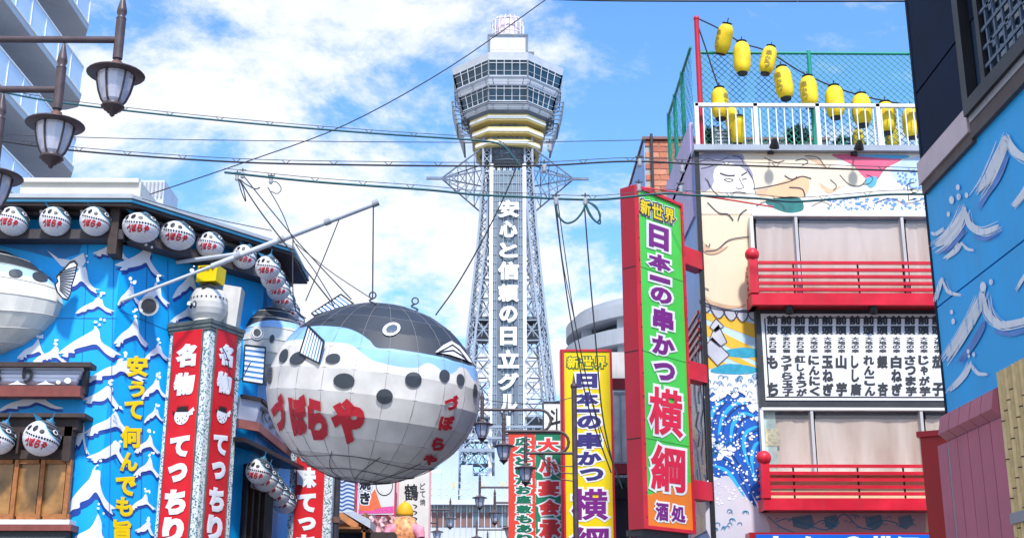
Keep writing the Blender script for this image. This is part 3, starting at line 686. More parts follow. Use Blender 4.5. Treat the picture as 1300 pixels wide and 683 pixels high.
# painted waves
def project(p):
    v = CM.transposed() @ (Vector(p) - EYE); return W / 2 + F * v.x / -v.z, HH / 2 - F * v.y / -v.z
CT, CB = project((CR.x, CR.y, 8)), project((CR.x, CR.y, 3))
def xcor(y): return CT[0] + (CB[0] - CT[0]) * (y - CT[1]) / (CB[1] - CT[1])
def wallprint(mb, pts, lift):      # a print that may run round the corner of the two blue walls
    for side, pl in ((-1, ZF), (1, ZC)):
        out = []; n = len(pts)
        for i in range(n):
            a, b = pts[i], pts[(i + 1) % n]; da, db = (a[0] - xcor(a[1])) * side, (b[0] - xcor(b[1])) * side
            if da >= 0: out.append(a)
            if da * db < 0: t = da / (da - db); out.append((a[0] + (b[0] - a[0]) * t, a[1] + (b[1] - a[1]) * t))
        if len(out) > 2: prt(mb, pl, out, lift)
VS = [[(-1, .09), (-.51, -.12), (-.27, -.27), (-.03, -.45), (.09, -.53), (.36, -.53), (.42, -.38), (.38, -.16), (.55, .14), (.76, .36), (1, .52), (.84, .48), (.74, .40), (.70, .50), (.45, .36), (.27, .10), (.18, -.04), (-.03, .10), (-.27, .18), (-.51, .16), (-.60, .26), (-.82, .23), (-.76, .14)],
      [(-1, .42), (-.64, .06), (-.18, -.18), (.05, -.42), (.14, -.54), (.26, -.32), (.34, .0), (.64, .28), (1, .5), (.80, .46), (.70, .52), (.45, .36), (.18, .14), (-.18, .2), (-.5, .28), (-.52, .42), (-.66, .36), (-.70, .50), (-.90, .50), (-.82, .40)],
      [(-1, .50), (-.72, .12), (-.38, -.10), (-.10, -.30), (.02, -.50), (.18, -.56), (.14, -.44), (.30, -.42), (.36, -.22), (.46, .04), (.70, .26), (1, .36), (.78, .40), (.84, .50), (.52, .36), (.26, .12), (.08, .02), (-.16, .20), (-.46, .26), (-.50, .40), (-.74, .42), (-.86, .52)]]
wv = MB(); sh = MB(); WC = [0]
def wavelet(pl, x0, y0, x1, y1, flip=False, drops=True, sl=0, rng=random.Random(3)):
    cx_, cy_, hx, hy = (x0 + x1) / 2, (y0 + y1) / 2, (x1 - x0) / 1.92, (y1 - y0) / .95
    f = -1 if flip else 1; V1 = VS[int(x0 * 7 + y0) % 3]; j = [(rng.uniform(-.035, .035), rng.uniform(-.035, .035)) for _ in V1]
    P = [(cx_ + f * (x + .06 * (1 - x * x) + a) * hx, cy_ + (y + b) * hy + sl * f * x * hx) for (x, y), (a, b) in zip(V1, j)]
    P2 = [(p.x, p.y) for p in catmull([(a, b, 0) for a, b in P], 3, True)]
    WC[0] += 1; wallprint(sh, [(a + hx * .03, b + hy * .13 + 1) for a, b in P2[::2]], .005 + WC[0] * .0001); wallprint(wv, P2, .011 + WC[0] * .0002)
    if drops:
        for _ in range(4): dot(wv, pl, cx_ + f * hx * rng.uniform(.1, .5), cy_ - hy * rng.uniform(.55, .85), rng.uniform(1, 2.6), rng.uniform(1, 2.4), .020 + _ * .0004 + WC[0] * .0001, 8)
for a in ((97, 379, 144, 397), (75, 415, 152, 451), (23, 431, 65, 456), (41, 440, 90, 462), (109, 457, 187, 484), (118, 308, 165, 330), (72, 338, 126, 372), (0, 500, 80, 520),
          (105, 492, 156, 518), (107, 524, 173, 552), (111, 564, 168, 591), (91, 542, 113, 576), (84, 596, 146, 650), (84, 655, 150, 700),
          (147, 318, 208, 350), (182, 438, 214, 457), (150, 362, 178, 386), (176, 360, 215, 388), (220, 349, 257, 377), (217, 390, 254, 409), (145, 405, 190, 438),
          (180, 482, 212, 505), (183, 518, 208, 535), (171, 553, 204, 575), (170, 581, 204, 605), (166, 627, 198, 646), (171, 663, 198, 680)): wavelet(ZF, *a)
prt(wv, ZF, [(60, 318), (74, 328), (90, 330), (106, 321), (109, 332), (104, 340), (92, 342), (78, 338)], .011)
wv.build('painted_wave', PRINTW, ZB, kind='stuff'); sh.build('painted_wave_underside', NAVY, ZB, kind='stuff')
m = MB()
for pl_, pts in ((ZC, [(152, 394), (185, 408), (215, 420)]), (ZC, [(213, 330), (214, 420)]), (ZF, [(145, 300), (138, 683)]), (ZF, [(0, 404), (150, 404)]), (ZC, [(187, 330), (178, 683)]), (ZF, [(112, 300), (104, 460)])): ribbon(m, pl_, pts, .8, .0045, smooth=False)
m.build('panel_joint', mat('joint_blue', (.01, .10, .32), .6, .2), ZB, kind='stuff')
m = MB(); prt(m, ZF, [(0, 303), (60, 300), (105, 306), (100, 322), (75, 330), (40, 320), (0, 312)], .007); m.build('painted_swell', mat('swell_blue', (.01, .16, .42), .5, .2), ZB)
# column of yellow characters
m1, m2 = MB(), MB()
for ch, x0_, y0_, x1_, y1_ in (('安', 160, 451, 188, 478), ('う', 163, 483, 184, 504), ('て', 158, 508, 182, 532), ('何', 153, 540, 180, 568), ('ん', 152, 573, 175, 598), ('で', 147, 604, 173, 629), ('も', 147, 630, 169, 655), ('旨', 144, 659, 167, 685)):
    q = quad(x0_, y0_, x1_, y1_, .02); char(m2, ch, [(a + 1.2, b + 1.2) for a, b in q], ZC, .014, .055); char(m1, ch, q, ZC, .02, .05)
m1.build('lettering', YEL, ZB); m2.build('lettering_edge', NAVY, ZB)
# round loudspeaker on the wall
p = ZC.hit(186, 388); t = thing('wall_speaker', 'small round white loudspeaker mounted on the blue wall under the pole', 'loudspeaker', p)
d = (Vector((.35, -.9, -.25))).normalized(); m = MB(); m.tube([p + d * .02, p + d * .34], [.10, .145], 16); m.tube([p + d * .34, p + d * .37], [.155, .155], 16); m.build('horn', OFFW, t)
m = MB(); m.tube([p + d * .371, p + d * .378], [.115, .115], 16); m.build('grille', DGREY, t)

# ---- relief fish on the walls
FM = fish_mat('relief_paint', [(0, .60), (.2, .66), (.5, .68), (.8, .70), (1, .66)], [(0, .55), (.3, .60), (.5, .62), (.8, .64), (1, .60)], cols=((.03, .035, .045), (.35, .58, .88), (.72, .69, .62)))
def relief(label, pl, cxp, cyp, wpx, hpx, depth, headx, spots, eye=None, tail=None, group=None):
    c = pl.hit(cxp, cyp); a0, a1, z0, z1 = pl.rect(cxp - wpx, cyp - hpx, cxp + wpx, cyp + hpx)
    t = thing('relief_fish', label, 'relief', c, group)
    X = pl.u * headx; rot = Matrix((X, -pl.n if True else pl.n, Z)).transposed()
    if rot.determinant() < 0: rot = Matrix((X, pl.n, Z)).transposed()
    f = Fish(c, (abs(a1 - a0) / 2, depth, (z1 - z0) / 2), rot, 10, 28, tailp=.25); f.body(FM, t, smooth=False)
    m = MB()
    for i in range(1, 10): m.tube([f.pt(-180 + 360 * k / 28, -90 + 18 * i, .0) for k in range(29)], .008, 4, caps=False)
    m.build('seam', mat('relief_seam', (.50, .48, .44), .6, .1), t, kind='stuff')
    for x, y, rx, ry, ro in spots:
        m = MB(); decal(m, ellipse(x, y, rx, ry, ro), [list(range(16))], lambda a, b: f.pix(a, b, .02), maxe=8); m.build('spot', SPOT, t)
    if eye:
        x, y, r = eye
        m = MB(); decal(m, ellipse(x, y, r, r), [list(range(16))], lambda a, b: f.pix(a, b, .02), maxe=6); e = m.build('eye', WHITE, t)
        m = MB(); decal(m, ellipse(x, y, r * .82, r * .82), [list(range(16))], lambda a, b: f.pix(a, b, .026), maxe=6); m.build('iris', BLACK, e)
        m = MB(); decal(m, ellipse(x, y, r * .74, r * .74), [list(range(16))], lambda a, b: f.pix(a, b, .032), maxe=6); m.build('eyeball', WHITE, e)
        m = MB(); decal(m, ellipse(x, y, r * .5, r * .55), [list(range(16))], lambda a, b: f.pix(a, b, .038), maxe=6); m.build('pupil', SPOT, e)
    return t, f
t, f = relief('large cream fish relief cut by the frame edge, white fan tail on blue wall', ZF, -28, 386, 108, 70, .8, -1, [(19.5, 347.5, 9, 5, 3), (50, 352, 10, 5.5, 15)])
m = MB(); prt_ = [(72, 352), (80, 344), (90, 333), (96, 331), (99, 335), (96, 350), (92, 362), (90, 374), (86, 382), (80, 380), (73, 372), (70, 362), (74, 358)]
m.prism([ZF.hit(x, y, .34) for x, y in prt_], ZF.n * .05); tl_ = m.build('tail_fin', BLACK, t)
m = MB(); cc = (82, 358); m.prism([ZF.hit(cc[0] + (x - cc[0]) * .88, cc[1] + (y - cc[1]) * .9, .392) for x, y in prt_], ZF.n * .012); m.build('fin_web', PRINTW, tl_)
m = MB()
for i in range(11): y = 338 + i * 4; m.bar(ZF.hit(76 - abs(i - 6) * .1, 352 + (i - 3) * 2.2, .41), ZF.hit(98 - i * 1.15, y, .41), .018, .012)
m.build('fin_ray', BLACK, tl_, kind='stuff')
m = MB(); prt(m, ZF, [(0, 332), (8, 332), (9, 335), (0, 335)], .9)
t, f = relief('cream fish relief with round white eye round the corner behind the red pillar', ZC, 347, 440, 38, 50, .5, -1, [(345, 430, 3, 5, 10)], (327, 423, 8.5))
a_ = lambda x, y, l=.95: ZC.hit(x, y, l)
fin([ZC.hit(311, 438, .35), ZC.hit(308, 484, .35), ZC.hit(334, 488, .5), ZC.hit(337, 441, .5)], .04, t, 7, 'pectoral_fin')

# ---- small lanterns
LM = fish_mat('small_lantern_paint', [(0, .53), (.12, .54), (.25, .56), (.4, .60), (.5, .66), (.62, .76), (1, .82)], [(0, .515), (.12, .525), (.25, .54), (.4, .575), (.5, .63), (.62, .735), (1, .80)], cols=((.02, .025, .035), (.15, .45, .62), (.74, .73, .76)))
LR = .262
def lantern_proto():
    t = thing('fish_lantern', '', 'lantern', (0, 0, 0)); f = Fish((0, 0, 0), (LR * 1.04, LR, LR), Matrix.Identity(3), 16, 28); f.body(LM, t, smooth=True)
    fn = lambda lift: (lambda x, y: f.pt(x, y, lift))
    m = MB()
    for i in range(1, 12): m.tube([f.pt(-180 + 12 * k, -90 + 15 * i, -.001) for k in range(31)], .0028, 3, caps=False)
    m.build('wire_hoop', mat('hoop_grey', (.5, .5, .52), .6, .1), t, kind='stuff')
    m = MB()
    for k in range(17): decal(m, ellipse(-18 - k * 8.5, -4 + 4 * math.sin(k * .35 + .3), 3.4, 3.7, n=8), [list(range(8))], fn(.004), maxe=9)
    m.build('dot_row', BLACK, t, kind='stuff')
    for lo, la, rx, ry in ((-104, 14, 8, 8), (-128, 16, 8, 12), (-152, 12, 7, 10)):
        m = MB(); decal(m, ellipse(lo, la, rx, ry), [list(range(16))], fn(.004), maxe=6); m.build('spot', BLACK, t)
    m = MB(); decal(m, ellipse(-60, 31, 12, 8), [list(range(16))], fn(.005), maxe=6); e = m.build('eye', WHITE, t)
    m = MB(); decal(m, ellipse(-60, 31, 7, 5), [list(range(16))], fn(.008), maxe=6); m.build('pupil', BLACK, e)
    m = MB(); decal(m, [(-4, 24), (-14, 20), (-28, 24), (-20, 34), (-10, 34)], [[0, 1, 2, 3, 4]], fn(.005), maxe=6); m.build('mouth', WHITE, t)
    m = MB()
    for i, ch in enumerate('づぼらや'):
        lo = -150 + i * 21; dglyph(m, ch, [(lo, -19 + i * 3), (lo + 19, -17 + i * 3), (lo + 19, -49 + i * 3), (lo, -51 + i * 3)], fn(.005), .065, 10)
    m.build('lettering', REDINK, t)
    m = MB(); m.lathe((0, 0, LR * .97), [(.07, 0), (.07, .03), (.03, .04), (.03, .07)], 10); m.tube([(0, 0, LR + .05), (0, 0, LR + .16)], .01, 5); m.build('top_cap', TLI, t)
    m = MB(); m.prism([(-LR * .7, -.012, LR * .72), (-LR * 1.1, -.012, LR * 1.05), (-LR * .5, -.012, LR * .98)], (0, .024, 0)); m.build('dorsal_fin', TLI, t)
    m = MB(); m.box(-.02, .02, .05, .34, LR * .2, LR * .3); m.build('bracket', DGREY, t)
    return t
lp = lantern_proto(); kids = [c for c in bpy.data.objects]; used = [False]
rl = random.Random(21)
def put_lantern(p, heading, label, group, s=1.0, el=1.0):
    o = lp if not used[0] else copy_tree(lp, None, kids)
    used[0] = True; o.location = p; o.rotation_euler = (R(rl.uniform(-5, 5)), R(16 + rl.uniform(-7, 7)), heading + R(rl.uniform(-8, 8))); o.scale = (s * el, s * el, s / el ** .5); o['label'] = label; o['group'] = group; return o
GR = 'small fish lanterns along the restaurant eaves'
fr_ = ZF.off(.42); ch_ = ZC.off(.42); st_ = ZS.off(.42)
for x, lab in ((17, 'small fish lantern under the front eave, partly behind the lowest street lamp'), (70, 'small fish lantern under the front eave, middle of three above the cream relief'), (121, 'small fish lantern under the front eave beside the brown corner post')):
    put_lantern(fr_.hit(x, 281), R(22 + x * .05), lab, GR, .86)
for x, y, lab in ((179, 289, 'small fish lantern on the slanting eave just past the brown corner post'), (225, 299, 'small fish lantern on the slanting eave with red characters, second past the corner post'), (267, 311, 'small fish lantern on the slanting eave above the yellow box hat'), (310, 326, 'small fish lantern on the slanting eave tucked under the grey pole')):
    put_lantern(ch_.hit(x, y), R(18 + x * .05), lab, GR, .92 if x < 240 else .84 if x < 280 else .78, 1.14 if x < 240 else 1.0)
words = ['topmost, next to the slanting eave', 'second down from the slanting eave', 'third down, above the relief eye', 'fourth down beside the hanging wire', 'fifth down near the giant fish', 'lowest by the giant fish']
for i, wd_ in enumerate(words):
    x, y = 340 + i * 6.6, 340 + i * 13.6 + (i > 3) * 1; put_lantern(ZS.off(.3).hit(x, y), R(25), 'small fish lantern in steep row round the corner, ' + wd_, GR, .76)

# ---- signboard, windows and lower eaves on the front face
t = ZB
m = MB(); m.px(ZF, -120, 528, 98, 545, .0, .30); m.px(ZF, -120, 524, 108, 529, -.0, .40); m.build('lower_eave', BROWN, t)
SB = thing('shop_signboard', 'white plank signboard with black brush characters over the timber window bay', 'signboard', ZF.hit(50, 490))
m = MB(); a0, a1, z0, z1 = ZF.off(.3).rect(-120, 466, 106, 489); dz = z1 - z0
for i in range(5):
    pm = MB(); za, zb = z0 + dz * i / 5, z0 + dz * (i + .94) / 5
    pm.add([ZF.at(a, z, b) for a, z, b in ((a0, za, .24), (a1 - .12 + .02 * i, za, .24), (a1 - .10 + .02 * i, zb, .32), (a0, zb, .32), (a0, za, .16), (a1 - .12 + .02 * i, za, .16), (a1 - .1 + .02 * i, zb, .24), (a0, zb, .24))], [(0, 1, 2, 3), (1, 5, 6, 2), (3, 2, 6, 7), (0, 4, 5, 1)]); pm.build('plank', mat('board_white', (.60, .64, .74), .6, .1, 4), SB)
m = MB(); m.pb(ZF, a0, a1 + .12, z1 - .01, z1 + .06, .1, .40); m.pb(ZF, a1 - .05, a1 + .0, z0 - .1, z1, .0, .2); m.build('top_rail', BROWN, SB)
m = MB(); m.pb(ZF, a0, a1 - .02, z0 - .17, z0 - .01, .1, .33); m.build('bottom_rail', mat('rail_redbrown', (.20, .05, .04), .5, .2, 6), SB)
m = MB(); char(m, 'り', quad(28, 467, 42, 487), ZF.off(.335), 0, .07); char(m, 'ち', quad(-18, 467, 2, 487), ZF.off(.335), 0, .07)
m.build('lettering', BLACK, SB)
m = MB()
for x, y, r in ((86, 483, 4.5), (74, 485, 3)): dot(m, ZF.off(.33), x, y, r, r * .8, 0, 12)
for x in (22, 58): prt(m, ZF.off(.33), [(x - 12, 488), (x - 3, 485), (x, 483), (x + 4, 486), (x + 12, 488)], 0)
m.build('painted_foam', WHITE, SB)
WN = thing('timber_window_bay', 'timber framed window bay with sliding lattice behind the two lowest front lanterns', 'window', ZF.hit(40, 620))
m = MB(); m.px(ZF, -120, 545, 86, 700, .0, .16); m.build('backing', mat('bay_dark', (.02, .014, .012), .6, .3), WN)
m = MB(); m.px(ZF, -120, 545, 92, 553, .1, .3); m.px(ZF, -120, 571, 90, 582, .1, .28); m.px(ZF, 80, 541, 90, 585, .1, .3); m.px(ZF, 21, 548, 24, 575, .1, .4); m.build('beam', BROWN, WN)
WG = mat('warm_glow_glass', (.34, .17, .05), .15, .7, 3.5, spec=.6)  # warm glow of the windows painted into the pane colour
for i in range(4):
    x0_ = -16 + i * 33.5; x1_ = x0_ + 32
    if x1_ > 84: x1_ = 84
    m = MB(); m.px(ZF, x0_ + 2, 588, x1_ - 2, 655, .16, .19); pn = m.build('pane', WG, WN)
    m = MB(); m.px(ZF, x0_ - 2.5, 583, x0_ + 3, 658, .16, .26); m.px(ZF, x0_ + 3, 583, x1_, 588, .16, .24); m.px(ZF, x0_ + 3, 652, x1_, 659, .16, .24); m.build('sash', WOOD, WN)
m = MB(); m.px(ZF, -120, 659, 88, 665, .0, .3); m.build('sill', WHITE, WN)
m = MB(); m.px(ZF, -120, 665, 90, 673, .0, .36); m.build('sill_rail', mat('rail_redbrown', (.2, .05, .04)), WN)
m = MB(); m.px(ZF, -120, 674, 82, 710, .0, .3); m.build('tiled_base', mat('base_dark', (.04, .045, .05), .7, .4, 30), WN)
GL = 'fish lanterns over the timber window bay'
put_lantern(ZF.off(.5).hit(-2, 556), R(20), 'fish lantern at the frame edge over the timber window bay', GL, .9)
put_lantern(ZF.off(.55).hit(53, 556), R(24), 'fish lantern over the timber window bay, under the white signboard', GL, .98)

# ---- square red pillar sign with a speckled stone frame
def speckle(name):
    m = mat(name, (.6, .66, .68), .6, .1); tt = m.node_tree; b = tt.nodes['Principled BSDF']; tcn = tt.nodes.new('ShaderNodeTexCoord')
    v = tt.nodes.new('ShaderNodeTexVoronoi'); v.inputs['Scale'].default_value = 48; tt.links.new(tcn.outputs['Object'], v.inputs['Vector'])
    sc = tt.nodes.new('ShaderNodeSeparateXYZ'); tt.links.new(v.outputs['Color'], sc.inputs[0]); c = tt.nodes.new('ShaderNodeValToRGB'); tt.links.new(sc.outputs[0], c.inputs[0])
    c.color_ramp.interpolation = 'CONSTANT'; e = c.color_ramp.elements; e[0].color = (.05, .16, .17, 1); e[1].position = .2; e[1].color = (.70, .75, .78, 1)
    x = e.new(.62); x.color = (.32, .42, .42, 1); x = e.new(.78); x.color = (.72, .74, .76, 1); tt.links.new(c.outputs[0], b.inputs['Base Color']); return m
SPK = speckle('speckled_stone')
PC = ZC.off(.85).hit(268, 404)                     # near edge of the pillar
uL = Vector((math.sin(R(-64)), math.cos(R(-64)), 0)); uR = Vector((math.sin(R(26)), math.cos(R(26)), 0))
PLf = Pl(PC, -uR); PRt = Pl(PC, -uL)
wl = (PLf.hit(214, 411) - Vector((PC.x, PC.y, 0))); wlen = abs((PLf.hit(214, 411) - PC).dot(uL)); wrn = abs((PRt.hit(311, 411) - PC).dot(uR))
PS = thing('red_pillar_sign', 'square red pillar sign with white characters and speckled stone frame, fish statue on top', 'sign', (PC.x, PC.y, .12))
zT = PC.z; P2d = [Vector((PC.x, PC.y, 0)), Vector((PC.x, PC.y, 0)) + uR * wrn, Vector((PC.x, PC.y, 0)) + uR * wrn + uL * wlen, Vector((PC.x, PC.y, 0)) + uL * wlen]
cen2 = sum(P2d, Vector()) / 4
def grow(k): return [cen2 + (p - cen2) * k for p in P2d]
m = MB(); m.prism([p + Z * .12 for p in grow(.93)], (0, 0, zT - .3)); m.build('frame', SPK, PS)
m = MB(); m.prism([p + Z * (zT - .17) for p in grow(.97)], (0, 0, .05)); m.prism([p + Z * (zT - .12) for p in grow(1.0)], (0, 0, .06)); m.prism([p + Z * (zT - .06) for p in grow(1.03)], (0, 0, .06)); m.build('cornice', mat('cornice_dark', (.10, .12, .12), .6, .3, 8), PS)
shrink = .5 * (1 - .93)
FLp = PLf.off(-.0); 
def facepl(pl, wd): return pl.off(-(wrn if pl is PLf else wlen) * shrink)
chars = '名物'
for pl, x0_, x1_, col, dx in ((facepl(PLf, 0), 222, 258.5, SIGNRED, -1), (facepl(PRt, 0), 273.5, 300, SIGNRED, 1)):
    a0, a1, z0, z1 = pl.rect(x0_, 424, x1_, 420)
    zt_ = pl.hit((x0_ + x1_) / 2, 420 if dx < 0 else 421).z; mid_ = (a0 + a1) / 2; hw_ = abs(a1 - a0) / 2
    m = MB(); m.pb(pl, mid_ - hw_, mid_ + hw_, .8, zt_, -.01, .02); pn = m.build('red_panel', SIGNRED, PS)
    m = MB(); m2 = MB()
    for rw in ((mid_ - hw_ - .007, mid_ - hw_ + .005), (mid_ + hw_ - .005, mid_ + hw_ + .007)): m.pb(pl, rw[0], rw[1], .8, zt_, .0, .03)
    m.build('panel_trim', mat('cornice_dark', (.1, .12, .12)), pn)
    # characters: heights measured on the face, spaced along it
    ly = [(436, 466), (473, 501)] if dx < 0 else [(437, 467), (474, 503)]
    m = MB(); u_ = pl.u * (1 if (pl.u.dot(Vector((1, 0, 0))) > 0) else -1)
    def put(ch, zc, h, wfac=1.0, bold=.075):
        vs, fs, bb = glyph(ch, bold); wd_ = h * wfac
        out = [pl.at(mid_, zc, .032) + pl.u * ((x - bb[0]) / (bb[1] - bb[0]) - .5) * wd_ * 1 + Z * ((y - bb[2]) / (bb[3] - bb[2]) - .5) * h + pl.n * z * .002 for x, y, z in vs]
        m.add(out, fs)
    cw = hw_ * 2
    zc_ = [pl.hit(240 if dx < 0 else 286, y).z for y in (451, 487, 566, 599, 636, 672, 708)]
    hh_ = [abs(pl.hit(240, a).z - pl.hit(240, b).z) for a, b in ((436, 465), (473, 502), (553, 580), (588, 612), (620, 652), (656, 690), (694, 722))]
    for ch, zc, h in zip('名物てっちり鍋'[:6], zc_, hh_): put(ch, zc, h, .72 * cw / h if ch not in 'てっ' else .66 * cw / h)
    m.build('lettering', PRINTW, pn)
    # little fish emblem
    m = MB(); cz = pl.hit(236 if dx < 0 else 282, 527).z; r = cw * .25
    E_ = lambda cx0, cz0, rx, rz, l, n=20, a0=0, a1=6.2832: [pl.at(mid_, cz, l) + pl.u * (cx0 + rx * math.cos(a0 + (a1 - a0) * k / n)) + Z * (cz0 + rz * math.sin(a0 + (a1 - a0) * k / n)) for k in range(n)]
    m.face(E_(0, -.01, r, r * .95, .030)); m.face([pl.at(mid_, cz, .03) + pl.u * x * r + Z * z * r for x, z in ((.8, .3), (1.5, .8), (1.7, .4), (1.45, .3), (1.5, 0), (.9, -.1))]); em = m.build('fish_emblem', PRINTW, pn)
    m = MB(); m.face(E_(0, .1 * r, r * .93, r * .85, .034, 16, .25, 2.9)); m.face([pl.at(mid_, cz, .034) + pl.u * x * r + Z * z * r for x, z in ((-.9, .3), (-1.3, .6), (-1.2, .1))])
    for k, (ex, ez) in enumerate(((-.55, -.2), (-.2, -.5), (.2, -.25), (.5, -.45), (.1, -.75), (-.5, -.55), (.65, -.05))): m.face([p for p in E_(ex * r, ez * r - .01, r * .08, r * .08, .034, 8)])
    for k in range(7): m.face([pl.at(mid_, cz, .0335 + k * .0001) + pl.u * x * r + Z * z * r for x, z in ((-.75 + k * .22, .75), (-.6 + k * .22, 1.15 - .05 * (k % 2)), (-.5 + k * .22, .75))])
    m.build('emblem_ink', BLACK, em)
# fish statue with the yellow box hat
sc = cen2 + Z * zT
ST = thing('fish_statue', 'white fish statue wearing a yellow box hat on top of the red pillar', 'statue', sc)
f = Fish(sc + Z * .36, (.33, .31, .36), Matrix.Rotation(R(-60), 3, 'Z'), 12, 20); f.body(fish_mat('statue_paint', [(0, .70), (.4, .74), (1, .82)], [(0, .69), (1, .81)], cols=((.03, .035, .04), (.25, .4, .5), (.66, .64, .60))), ST, smooth=True)
m = MB(); m.lathe(sc, [(.24, 0), (.26, .05), (.22, .1)], 16); m.build('plinth', OFFW, ST)
m = MB(); q = sc + Vector((.17, .12, 0)); m.prism([q + Vector((0, 0, .0)), q + Vector((.26, 0, 0)), q + Vector((.32, 0, .7)), q + Vector((.02, 0, .75))], (0, .3, 0)); m.build('back_support', OFFW, ST)
m = MB()
for lo in range(-180, 180, 14): decal(m, ellipse(lo, 12, 3, 3, n=8), [list(range(8))], lambda x, y: f.pt(x, y, .004), maxe=9)
for a, b in ((-40, 40), (-80, -10), (-110, 20)): decal(m, ellipse(a, b, 9, 7), [list(range(16))], lambda x, y: f.pt(x, y, .004), maxe=9)
m.build('spot', BLACK, ST, kind='stuff')
m = MB(); decal(m, ellipse(-62, -8, 8, 9), [list(range(16))], lambda x, y: f.pt(x, y, .006), maxe=9); e = m.build('mouth_ring', SPOT, ST)
m = MB(); decal(m, ellipse(-62, -8, 4, 5), [list(range(16))], lambda x, y: f.pt(x, y, .012), maxe=9); m.build('mouth', PRINTW, e)
hb_ = Matrix.Rotation(R(-12), 3, 'Z'); m = MB(); hc = sc + Z * .86
m.prism([hc + hb_ @ Vector(v) for v in ((-.17, -.17, -.14), (.17, -.17, -.14), (.17, .17, -.14), (-.17, .17, -.14))], Vector((.02, 0, .27))); hat = m.build('box_hat', YEL, ST)
m = MB(); hp = Pl(hc + hb_ @ Vector((0, -.17, 0)), hb_ @ Vector((0, -1, 0)))
for i, ch in enumerate('づぼらや'):
    vs, fs, bb = glyph(ch, .07); m.add([hp.at(-.15 + i * .075 + (x - bb[0]) * .07, hc.z + .04 + (y - bb[2]) * .07, .012) for x, y, z in vs], fs)
m.build('lettering', BLACK, hat)
# loose cable over the pillar
tag(MB_tube([cen2 + Z * (zT + .02) + Vector((.05, -.25, 0)), PRt.hit(287, 450, .06), PRt.hit(292, 476, .09), PRt.hit(305, 482, .12), PRt.hit(318, 460, .2)], .009, WIREM, 'loose_cable'), 'thin black cable looping down the sunlit face of the red pillar', 'cable')

# ---- second red pillar sign, further up the street
BY = 23.4; B2 = FY(BY)
t = thing('red_banner_pillar', 'tall red sign with white characters in a speckled frame under the giant fish', 'sign', B2.hit(390, 800))
m = MB(); m.px(B2, 366, 540, 421, 760, -.45, 0); m.build('frame', SPK, t)
m = MB(); m.px(B2, 373, 550, 409.5, 760, 0, .03); rp_ = m.build('red_panel', SIGNRED, t)
m = MB()
for ch, a in (('の', (380, 566, 402, 588)), ('味', (377, 593, 402, 619)), ('て', (377, 626, 401, 650)), ('っ', (378, 656, 401, 673)), ('ち', (376, 678, 401, 705))): char(m, ch, quad(*a), B2, .04, .07)
m.build('lettering', PRINTW, rp_)

# ---- street-side lower signboard, eave and dark doorway
t = thing('side_signboard', 'white slanting signboard with black lettering round the corner above the lower lanterns', 'signboard', ZC.hit(330, 530))
sp = FY(21.2)
q = [(303, 503), (366, 556), (364, 584), (302, 528)]
near, far = ZS.off(.35), ZS.off(.35)
A0 = ZC.hit(301, 531, .3); A1 = ZC.hit(325, 533, .3); A1.z = A0.z; A2 = ZS.hit(362, 584); A2 = Vector((A1.x + .1, A1.y * 289 / 238, A0.z)); up_ = Z * .36
def lean(a, b):
    n_ = (b - a).cross(Z).normalized(); n_ = n_ if n_.dot(EYE - a) > 0 else -n_; return n_
for a, b, tx in ((A0, A1, ''), (A1, A2, 'てっちりふぐ')):
    n_ = lean(a, b); m = MB(); m.prism([a, b, b + up_ + n_ * .06, a + up_ + n_ * .06], -n_ * .08); bd = m.build('board', mat('board_white', (.6, .64, .74)), t)
    m = MB(); m.prism([a - Z * .02, b - Z * .02, b - Z * .16, a - Z * .16], n_ * .06); m.build('rail', mat('rail_pink', (.42, .14, .11), .5, .15), bd)
    m = MB(); m.bar(a + up_ + n_ * .07, b + up_ + n_ * .07, .06); m.build('top_rail', BROWN, bd)
    if tx:
        m = MB(); d_ = b - a
        for i, ch in enumerate(tx):
            vs, fs, bb = glyph(ch, .06)
            m.add([a + d_ * ((i + .1 + .8 * (x - bb[0]) / (bb[1] - bb[0])) / 6) + up_ * (.18 + .62 * (y - bb[2]) / (bb[3] - bb[2])) + n_ * .07 for x, y, z in vs], fs)
        m.build('lettering', SPOT, bd)
E0 = FY(19.9).hit(312, 561); E1 = FY(23.2).hit(386, 600); E1.z = E0.z; bk = Vector((-.7, .5, .12))
m = MB(); m.prism([E0, E1, E1 + bk, E0 + bk], (0, 0, .07)); m.build('side_eave', BLACK, ZB)
m = MB(); a = FY(20.9).hit(321, 606); b = FY(23.2).hit(364, 652); b.z = a.z; m.prism([a, b, b - Z * .16, a - Z * .16], (-.03, 0, 0)); m.build('side_valance', mat('valance_grey', (.25, .23, .24), .6, .15), ZB)
m = MB(); m.px(ZC, 306, 590, 344, 800, .0, .06); m.build('side_doorway', mat('door_dark', (.03, .018, .014), .5, .3), ZB)
for i in range(4):
    m = MB(); x = 309 + i * 8; m.px(ZC, x, 596, x + 2, 800, .06, .12); m.build('door_batten', BROWN, ZB)
for i, wd_ in enumerate(['topmost', 'second', 'third', 'fourth', 'last']):
    put_lantern(FY(20.6 + i * .5).hit(329 + i * 8, 598 + i * 9.6), R(10), 'pale fish lantern under the lower black eave, ' + wd_ + ' from red pillar', 'pale lanterns under the lower street-side eave', .80)

